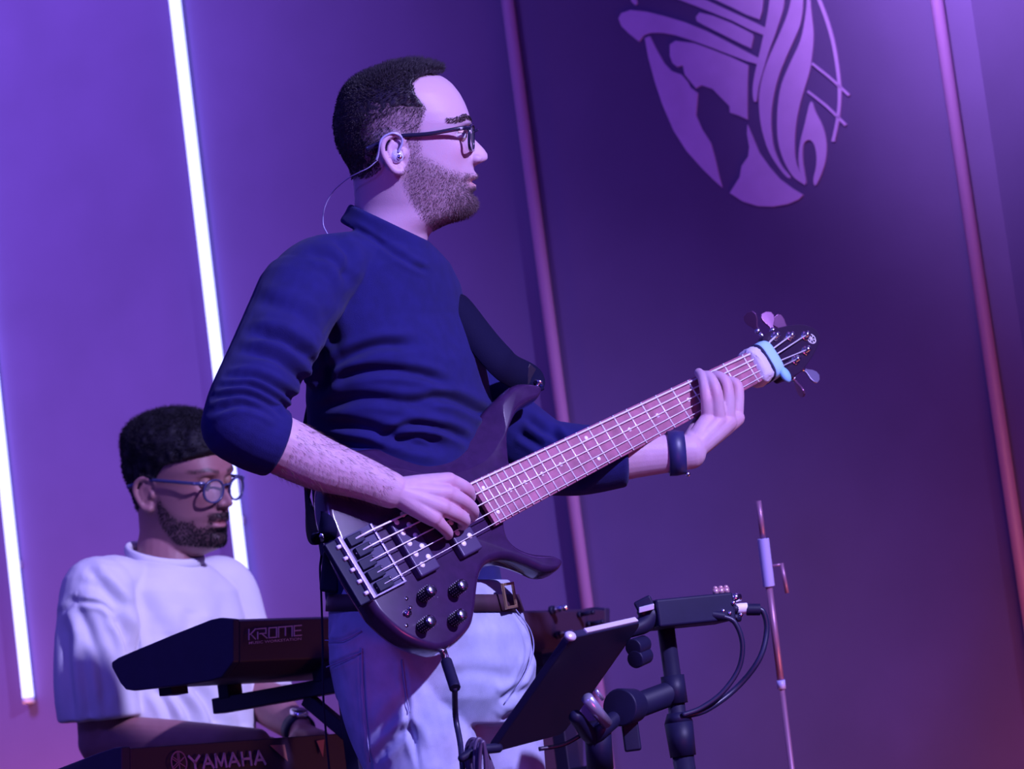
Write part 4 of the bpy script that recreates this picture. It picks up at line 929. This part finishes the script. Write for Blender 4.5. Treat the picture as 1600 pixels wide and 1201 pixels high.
# wristwatch on the far wrist
ax_ = unit(f_wr - f_el); c0 = f_wr - ax_ * 10; n1 = unit(np.cross(ax_, [0, 0, 1.])); n2 = np.cross(ax_, n1); q = np.linspace(0, 2 * math.pi, 32, endpoint=False)
wt = empty('wristwatch', KX.world(c0), 'dark wristwatch on the keyboard player beside the lower keyboard', 'watch')
rr = lambda c, k: c + k * (26 * np.cos(q)[:, None] * n1 + 24 * np.sin(q)[:, None] * n2)
V, F = grid_loft([rr(c0 - ax_ * 10, .9), rr(c0 - ax_ * 10, 1.04), rr(c0 + ax_ * 10, 1.0), rr(c0 + ax_ * 10, .85)], cap=False); obj('band', KX.world(V), F, m_blk, wt)
up_ = unit(np.array([0, -1., -.2]) - ax_ * (np.array([0, -1., -.2]) @ ax_)); cf = c0 + up_ * 27
V, F = tube(np.array([cf - up_ * 3, cf + up_ * 4]), 15, smooth=False, m=24); wc = obj('case', KX.world(V), F, m_chrome, wt)
V, F = tube(np.array([cf + up_ * 4, cf + up_ * 5]), 12.5, smooth=False, m=24); obj('dial', KX.world(V), F, m_iris, wc)

# ================================================================== KEYBOARDS AND STAND
E1, E2 = np.array([.8, -.6, 0]), np.array([.6, .8, 0])
def plane_hit(u, v, p0, n): r = P(u, v, 1.0) - CAM; return CAM + r * (((p0 - CAM) @ n) / (r @ n))
def text_mesh(s, bold=0.0):
    c = bpy.data.curves.new('txt', 'FONT'); c.body = s; c.offset = bold; c.resolution_u = 3
    o = bpy.data.objects.new('txt', c); COL.objects.link(o); dg = bpy.context.evaluated_depsgraph_get(); e = o.evaluated_get(dg); m = e.to_mesh()
    V = np.array([v.co[:] for v in m.vertices])[:, :2]; F = [list(p.vertices) for p in m.polygons]; e.to_mesh_clear(); bpy.data.objects.remove(o); bpy.data.curves.remove(c)
    V = V - V.min(0); return V / [V[:, 0].max(), V[:, 1].max()], F
def keyboard(name, label, d0, corner, prof_px, L):
    p0 = P(*corner, d0); root_c = p0 - E1 * .15 + E2 * L / 2
    pr = []
    for u, v in prof_px:
        q = plane_hit(u, v, p0, E2) - p0; pr.append((q @ E1, q[2]))
    pr = np.array(pr); root = empty(name, root_c + ZV * pr[:, 1].min(), label, 'keyboard')
    return p0, pr, root
m_kb = mat('keyboard_shell', (0.020, 0.015, 0.055), 0.5, var=.08, bump=.1, bscale=900); m_kb2 = mat('keyboard_back', (0.032, 0.014, 0.045), 0.5, bump=.1, bscale=900)
m_ink = mat('silver_print', (0.62, 0.42, 0.56), 0.4)
# upper keyboard
prof = [(364, 967), (342, 965), (328, 968), (300, 979), (270, 991), (205, 1018), (184, 1027), (174, 1034), (174, 1042), (188, 1068), (196, 1077), (208, 1079), (270, 1072), (326, 1064), (346, 1058), (364, 1034)]
p0, pr, k1 = keyboard('upper_keyboard', 'black upper keyboard with KROME lettering on its back panel', 5.55, (364, 967), prof, 1.013)
L1 = 1.013
obj('end_cheek', *prism(pr, p0, E1, ZV, E2, 0, .016), m_kb, k1, smooth=False, bevel=.0025)
obj('end_cheek', *prism(pr, p0, E1, ZV, E2, L1 - .016, L1), m_kb, k1, smooth=False, bevel=.0025)
pin = pr + np.array([0, 0]); body_p = [(q[0] - .001 if q[0] > -.01 else q[0], q[1] - .003 if q[1] > pr[0, 1] - .01 else q[1] + .002 if q[1] < pr[:, 1].min() + .02 else q[1]) for q in pr]
obj('shell', *prism(body_p, p0, E1, ZV, E2, .016, L1 - .016), m_kb2, k1, smooth=False, bevel=.002)
for e in (.06, .5, L1 - .06): obj('rubber_foot', *box(p0 - E1 * .20 + E2 * e + ZV * (pr[:, 1].min() + .006), (.014, .02, .012), [E1, E2, ZV]), m_blk, k1, smooth=False, bevel=.001)
for b in np.linspace(.12, L1 - .12, 30): obj('white_key', *box(p0 + E2 * b - E1 * .235 + ZV * (pr[0, 1] - .042), (.045, .0122, .004), [E1, E2, ZV]), mat('key_white', (.7, .7, .7), .3), k1, smooth=False)
def on_panel(pts, p0=p0): return [((q - p0) @ E2, (q - p0)[2]) for q in (plane_hit(u, v, p0, E1) for u, v in pts)]
def bars(strokes, conv, wd, m, name, par, p0, lab=None):
    parts = []
    for st in strokes:
        for (x0, y0), (x1, y1) in zip(st[:-1], st[1:]):
            a, b = np.array(conv(x0, y0)), np.array(conv(x1, y1)); d = b - a; L = np.linalg.norm(d); d /= L; n = np.array([-d[1], d[0]])
            D, Nn = E2 * d[0] + ZV * d[1], E2 * n[0] + ZV * n[1]; c = (a + b) / 2
            parts.append(box(p0 + E2 * c[0] + ZV * c[1] + E1 * .0012, (L / 2 + wd / 2, wd / 2, .0006), [D, Nn, np.cross(D, Nn)]))
    return obj(name, *join(*parts), m, par, smooth=False)
def kr(s, t): x = 960 + s; y = 290 - 28 * s / 345 - t; return on_panel([(160 + x / 4.21, 930 + y / 4.21)])[0]
LET = {'K': [[(0, 0), (0, 65)], [(0, 32), (12, 34), (42, 65)], [(12, 34), (42, 0)]], 'R': [[(58, 0), (58, 42)], [(52, 65), (112, 65), (112, 32), (72, 32)], [(84, 32), (118, 0)]], 'O': [[(132, 0), (132, 65), (182, 65), (182, 0), (132, 0)]],
       'M': [[(195, 0), (195, 65), (284, 65), (284, 0)], [(240, 65), (240, 8)]], 'E': [[(345, 65), (298, 65), (298, 0), (345, 0)], [(298, 33), (340, 33)]]}
for ch_, st in LET.items(): bars(st, kr, .0019, m_ink, 'letter', k1, p0)
def put_text(s, conv, par, p0, m, bold=0.0, name='lettering'):
    V, F = text_mesh(s, bold); W = np.array([conv(x, y) for x, y in V]); obj(name, p0 + W[:, :1] * E2 + W[:, 1:2] * ZV + E1 * .0012, F, m, par, smooth=False)['kind'] = 'stuff'
put_text('MUSIC WORKSTATION', lambda x, y: on_panel([(388 + 82 * x, 1006.5 - 6.8 * x - 4.2 * y)])[0], k1, p0, m_ink, .01)
# jacks plugged into the far end of the back panel
for u, v, r in ((862, 953, 1.3), (871, 992, 1.2), (905, 960, .9), (920, 975, .9)):
    q = plane_hit(u, v, p0, E1); j = obj('jack_socket', *cyl(q - E1 * .002, q + E1 * .005, .006 * r), m_blk, k1); obj('plug', *join(cyl(q + E1 * .003, q + E1 * .03, .0045 * r), ellipsoid(q + E1 * .03, (.005 * r,) * 3, 10, 8)), m_chrome if r > 1 else m_blk, j)
# lower keyboard
prof2 = [(190, 1166), (177, 1168), (150, 1177), (88, 1201), (60, 1212), (52, 1225), (60, 1260), (80, 1275), (150, 1270), (190, 1262)]
q0, pr2, k2 = keyboard('lower_keyboard', 'dark lower keyboard with YAMAHA lettering below the upper one', 5.42, (190, 1166), prof2, 1.2)
L2 = 1.2
obj('end_cheek', *prism(pr2, q0, E1, ZV, E2, 0, .02), m_kb, k2, smooth=False, bevel=.003); obj('end_cheek', *prism(pr2, q0, E1, ZV, E2, L2 - .02, L2), m_kb, k2, smooth=False, bevel=.003)
bp2 = [(a - .001 if a > -.01 else a, b - .003 if b > -.01 else b) for a, b in pr2]
obj('shell', *prism(bp2, q0, E1, ZV, E2, .02, L2 - .02), m_kb2, k2, smooth=False, bevel=.002)
for b in np.linspace(.12, L2 - .12, 40): obj('white_key', *box(q0 + E2 * b - E1 * .25 + ZV * -.024, (.055, .0115, .006), [E1, E2, ZV]), mat('key_white', (.7, .7, .7), .3), k2, smooth=False)
def pan2(u, v): q = plane_hit(u, v, q0, E1) - q0; return (q @ E2, q[2])
YL = {'Y': [[(0, 1), (.5, .5), (1, 1)], [(.5, .5), (.5, 0)]], 'A': [[(0, 0), (.5, 1), (1, 0)], [(.2, .32), (.8, .32)]], 'M': [[(0, 0), (.06, 1), (.5, .12), (.94, 1), (1, 0)]], 'H': [[(.08, 0), (.08, 1)], [(.92, 0), (.92, 1)], [(.08, .5), (.92, .5)]]}
for k, c_ in enumerate('YAMAHA'):
    bars(YL[c_], lambda x, y, k=k: pan2(297 + 20.2 * k + 15.5 * x - 2.4 * y, 1201 - 1.45 * k - 1.1 * x - 19 * y), .0040, m_ink, 'letter', k2, q0)
lg = pan2(279, 1191); forks(q0 + E2 * lg[0] + ZV * lg[1] + E1 * .0006, E2, ZV, E1, .0185, mat('bronze_print', (.40, .20, .26), .5), k2, .0022)
for tri in ([(421, 1164), (444, 1163), (449, 1189)], [(494, 1157), (506, 1155), (504, 1182)], [(560, 1152), (580, 1150), (585, 1175)]):  # flat orange triangles on the lower back panel
    W = np.array([pan2(*t) for t in tri]); obj('panel_triangle', *prism(W, q0, E2, ZV, E1, .0004, .0012), mat('orange_triangle', (.55, .20, .16), .5), k2, smooth=False)
# stand: two posts with arms under both keyboards
ks = empty('keyboard_stand', (q0 - E1 * .1 + E2 * .6) * [1, 1, 0], 'black two-tier keyboard stand carrying both keyboards', 'stand')
m_st = mat('stand_black', (0.012, 0.010, 0.035), 0.4, var=.1)
zt = p0[2] + pr[:, 1].min() - .008; zl = q0[2] + pr2[:, 1].min() - .004
for e in (.24, .80):
    b = p0 + E2 * e + E1 * .02; b = np.array([b[0], b[1], 0])
    post = obj('post', *box(b + ZV * (zt / 2 + .01), (.014, .018, zt / 2 + .01), [E1, E2, ZV]), m_st, ks, smooth=False, bevel=.002)
    obj('upper_arm', *box(b - E1 * .13 + ZV * (zt - .014), (.16, .016, .013), [E1, E2, ZV]), m_st, ks, smooth=False, bevel=.002)
    for t in (-.26, -.05): obj('arm_pad', *box(b + E1 * t + ZV * (zt + .013), (.012, .018, .018), [E1, E2, ZV]), m_blk, ks, smooth=False, bevel=.002)
    obj('brace', *box(b - E1 * .045 + ZV * (zt - .07), (.066, .008, .012), [unit(-E1 + ZV * .85), E2, unit(ZV + E1 * .85)]), m_st, ks, smooth=False, bevel=.002)
    obj('lower_arm', *box(b - E1 * .13 + ZV * (zl - .014), (.20, .016, .013), [E1, E2, ZV]), m_st, ks, smooth=False, bevel=.002)
    obj('foot', *box(b - E1 * .08 + ZV * .02, (.28, .022, .02), [E1, E2, ZV]), m_st, ks, smooth=False, bevel=.004)
obj('cross_bar', *box((p0 + E2 * .52 + E1 * .02) * [1, 1, 0] + ZV * .45, (.012, .28, .02), [E1, E2, ZV]), m_st, ks, smooth=False, bevel=.003)


# ================================================================== TABLET, MIXER, STANDS, CABLES
A_, B_, D_ = P(889, 992, 4.80), P(1000, 967, 4.94), P(768, 1171, 4.90)
tx, ty = unit(B_ - A_), unit(D_ - A_); ty = unit(ty - tx * (tx @ ty)); tn = np.cross(tx, ty); tn = tn if tn @ FWD < 0 else -tn
lx, ly = np.linalg.norm(B_ - A_), np.linalg.norm(D_ - A_)
tab = empty('tablet', D_, 'black tablet tilted on a stand in front of the jeans', 'tablet')
def tb(a, b, g=0): return A_ + tx * a + ty * b + tn * g
def rrect(w_, h_, r, n=6):
    out = []
    for cx, cy, a0 in ((w_ - r, r, -90), (w_ - r, h_ - r, 0), (r, h_ - r, 90), (r, r, 180)):
        for t in np.radians(np.linspace(a0, a0 + 90, n)): out.append((cx + r * math.cos(t), cy + r * math.sin(t)))
    return np.array(out)
obj('case', *prism(rrect(lx, ly, .014), A_, tx, ty, tn, -.006, .006), mat('tablet_case', (0.012, 0.011, 0.045), .45, bump=.1, bscale=900), tab, smooth=False, bevel=.002)
obj('screen', *prism(rrect(lx - .02, ly - .02, .006) + .01, A_, tx, ty, tn, -.0072, -.006), mat('screen_glass', (.02, .02, .05), .1), tab, smooth=False)
obj('metal_edge', *box(tb(lx * .58, -.001, 0), (lx * .36, .0018, .004), [tx, ty, tn]), mat('brushed_rim', (.7, .66, .8), .35, metal=.3), tab, smooth=False, bevel=.0006)
obj('corner_bumper', *ellipsoid(tb(.006, .003, 0), (.010, .006, .008), 14, 8, np.stack([tx, ty, tn], 1)), mat('brushed_rim', (.7, .66, .8), .35, metal=.3), tab)
# stand for tablet and mixer
top = P(1041, 985, 5.02); foot = np.array([top[0], top[1], 0])
sd = empty('tablet_stand', foot, 'black microphone stand holding the tablet and a small mixer', 'stand')
obj('pole', *cyl(foot + ZV * .03, top + ZV * .01, .0125), m_st, sd)
zc_ = P(1056, 1150, 5.02)[2]
obj('clutch', *join(cyl(foot + ZV * (zc_ - .03), foot + ZV * (zc_ + .018), .0185, .0205), cyl(foot + ZV * (zc_ + .018), foot + ZV * (zc_ + .032), .0205, .015)), m_blk, sd)
obj('sleeve', *cyl(foot + ZV * (zc_ + .045), foot + ZV * (zc_ + .085), .017), m_blk, sd)
obj('lower_tube', *cyl(foot + ZV * .03, foot + ZV * (zc_ - .03), .0155), m_st, sd)
obj('base', *join(cyl(foot, foot + ZV * .018, .14, .14, 40), cyl(foot + ZV * .018, foot + ZV * .05, .03, .02, 24)), m_st, sd)
cl_a = foot + ZV * (zc_ + .062)
cl_b = P(975, 1110, 4.96); cl_c = P(940, 1105, 4.93)
obj('clamp_arm', *limb([cl_a, cl_b], [(.018, .014), (.018, .014)], up=(0, 0, 1), n=10), m_blk, sd)
obj('clamp_knob', *cyl(P(968, 1105, 4.93), P(990, 1102, 4.97), .027, .024, 24), m_blk, sd, bevel=.003)
obj('clamp_jaw', *box(P(985, 1140, 4.97), (.012, .012, .03)), m_blk, sd, smooth=False, bevel=.003)
obj('holder_tube', *cyl(P(917, 1090, 4.86), P(948, 1130, 4.90), .0085, m=18), mat('polished_steel', (.45, .42, .62), .25, metal=.6), sd)
obj('holder_bar', *limb([cl_b, P(945, 1135, 4.92), P(925, 1150, 4.92), P(900, 1120, 4.875)], [.011, .012, .012, .010], n=24), m_blk, sd)
obj('holder_post', *join(cyl(P(933, 1130, 4.93), P(938, 1201, 4.94), .019), cyl(P(938, 1201, 4.94), P(944, 1290, 4.95), .014)), m_blk, sd)
obj('tilt_pin', *cyl(P(931, 1078, 4.87), P(942, 1092, 4.88), .0028), mat('polished_steel', (.45, .42, .62), .25, metal=.6), sd)
for u, v in ((997, 1008), (1000, 1026)): obj('grip_knob', *cyl(P(u - 8, v + 4, 4.94), P(u + 10, v - 3, 4.97), .013, .012, 18), m_blk, sd, bevel=.002)
obj('support_rod', *tube([P(842, 1170, 4.90), P(880, 1163, 4.91), P(912, 1146, 4.92)], .003, m=8), m_st, sd)
# personal mixer
mx = empty('monitor_mixer', P(1075, 985, 5.0), 'small black monitor mixer with plugged cables atop the stand', 'mixer')
ma, mb_ = P(1012, 962, 4.98), P(1132, 950, 5.04); mx_x = unit(mb_ - ma); mx_z = unit(ZV - mx_x * (mx_x @ ZV)); mx_y = np.cross(mx_z, mx_x)
mc = (ma + mb_) / 2; Lm = np.linalg.norm(mb_ - ma)
obj('housing', *box(mc, (Lm / 2, .03, .020), [mx_x, mx_y, mx_z]), m_blk, mx, smooth=False, bevel=.004, seg=3)
def ml(a, b, c): return mc + mx_x * a * Lm / 2 + mx_y * b + mx_z * c
for k, (a, c) in enumerate(((1.0, .012), (1.0, -.004), (1.0, -.016))):
    obj('socket', *cyl(ml(a, -.022 + .004 * k, c), ml(a + .22, -.022 + .004 * k, c), .0065, m=14), m_chrome if k == 0 else m_blk, mx)
for a in (.72, .86, 1.0): obj('control', *join(cyl(ml(a, -.012, .020), ml(a, -.012, .028), .0045), ellipsoid(ml(a, -.012, .029), (.004, .004, .003), 10, 6)), mat('rose_knob', (.6, .35, .42), .3, metal=.5), mx)
for a, c in ((.66, -.006), (.82, -.010), (.95, .004), (1.1, -.014)): obj('rivet', *ellipsoid(ml(a, -.031, c), (.0035, .003, .0035), 10, 6), m_chrome, mx)
obj('bracket', *limb([ml(-1.0, -.01, 0), P(1006, 975, 4.965), P(985, 985, 4.955)], [.014, .013, .010], n=16), m_blk, mx)
obj('wing_knob', *join(box(P(1006, 943, 4.965), (.013, .006, .008), [unit(CR + CU * .5), FWD, unit(CU - CR * .5)]), cyl(P(1003, 962, 4.965), P(1006, 945, 4.965), .008)), m_blk, mx, smooth=False, bevel=.003)
obj('latch', *box(P(1010, 950, 4.955), (.011, .005, .004), [unit(CR + CU * .25), FWD, CU]), mat('brushed_rim', (.7, .66, .8), .35, metal=.3), mx, smooth=False, bevel=.001)
# two cables loop from the mixer to the clutch
def cable(name, label, pts, r, plug=None, m=None, cat='cable', group=None):
    root = empty(name, pts[-1], label, cat, group); obj('lead', *tube(pts, r, m=10), m or m_blk, root)
    if plug: 
        for a, b, rr, mm in plug: obj('plug', *cyl(a, b, rr, m=16), mm, root, bevel=.0008)
    return root
m_cab = mat('cable_rubber', (0.014, 0.013, 0.05), .4)
cable('audio_cable', 'black cable on the outer loop beside the mixer, with silver plug', [P(1176, 952, 5.03), P(1192, 955, 5.03), P(1198, 985, 5.03), P(1186, 1030, 5.02), P(1150, 1075, 5.02), P(1105, 1108, 5.0), P(1068, 1119, 4.99)], .0042,
      [(P(1134, 953, 5.03), P(1152, 951, 5.03), .0062, m_chrome), (P(1150, 951, 5.03), P(1168, 950, 5.03), .0080, mat('pale_plug', (.8, .75, .85), .4)), (P(1166, 952, 5.03), P(1188, 952, 5.03), .0085, m_blk)], m_cab)
cable('audio_cable', 'black cable on the inner loop beside the mixer', [P(1128, 962, 5.0), P(1148, 972, 5.0), P(1160, 1005, 5.0), P(1154, 1045, 5.0), P(1128, 1082, 4.995), P(1095, 1106, 4.99), P(1066, 1117, 4.985)], .0038, [(P(1112, 960, 5.0), P(1132, 963, 5.0), .0065, m_blk)], m_cab)
# instrument lead from the bass
jj = G(ja, jb, FACE - .02); jd = unit(P(716, 1090, Z0 - .3) - jj)
w0 = unP(jj)[2]
cable('instrument_cable', 'black instrument cable hanging from the bottom of the bass', [jj + jd * .075, P(712, 1120, w0 - .01), P(719, 1160, w0 - .03), P(723, 1201, w0 - .06), P(735, 1330, w0 - .05), P(770, 1600, w0)], .0043,
      [(jj - jd * .002, jj + jd * .026, .0060, m_chrome), (jj + jd * .022, jj + jd * .078, .0082, m_blk)], m_cab)
# coil of cable hung on the tablet's lower corner
lo_c = P(752, 1178, 4.88)
coil = empty('cable_coil', P(755, 1290, 4.88), 'coil of dark cable hung from the lower tablet corner', 'cable')
for k in range(6):
    w_ = 10 + 5.5 * k; dd = 4.84 + .012 * k
    c = [P(754 + w_ * math.cos(t) * (.55 if math.sin(t) < 0 else 1.0) + 3 * k * math.sin(t), 1222 + 64 * math.sin(t) + 4 * math.sin(k * 2.3), dd + .006 * math.sin(t + k)) for t in np.linspace(0, 2 * math.pi, 20)]
    obj('loop', *tube(c, .0031, n=60, m=8), mat('grey_cable', (0.07, 0.045, 0.11), .45), coil)
obj('cable_tie', *limb([P(722, 1184, 4.86), P(745, 1172, 4.87), P(778, 1168, 4.89)], [.006, .007, .007], n=14), m_blk, coil)
# slim stand behind
mt = P(1185, 782, 5.85); mbq = P(1237, 1201, 5.85); base = np.array([mbq[0], mbq[1], 0]); md = unit(mt - mbq); zt_ = lambda v: mbq + (mt - mbq) * ((1201 - v) / (1201 - 782.))
ms = empty('microphone_stand', base + [0, 0, 0], 'slim metallic microphone stand standing alone at right', 'stand')
m_ms = mat('satin_rose_metal', (.30, .14, .26), .4, metal=.4)
obj('upper_tube', *cyl(zt_(842), zt_(782), .0048), m_ms, ms); obj('clutch', *cyl(zt_(916), zt_(841), .0098, m=20), mat('clutch_lilac', (.36, .33, .66), .4), ms, bevel=.001)
obj('middle_tube', *cyl(zt_(1072), zt_(916), .0058), m_ms, ms); fz = zt_(1201) - md * ((zt_(1201)[2] - .05) / md[2])
obj('collar', *cyl(zt_(1076), zt_(1062), .0072), mat('clutch_lilac', (.36, .33, .66), .4), ms)
obj('lower_tube', *cyl(fz, zt_(1072), .0050), m_ms, ms)
obj('clamp_lever', *join(cyl(P(1204, 884, 5.85), P(1224, 881, 5.85), .0022), cyl(P(1221, 880, 5.85), P(1230, 926, 5.85), .0035)), m_ms, ms)
for t in (0.3, 2.4, 4.5): obj('leg', *tube([fz + ZV * .06, fz + np.array([math.cos(t) * .15, math.sin(t) * .15, -.02]), np.array([fz[0] + math.cos(t) * .3, fz[1] + math.sin(t) * .3, .012])], .009, m=10), m_ms, ms)
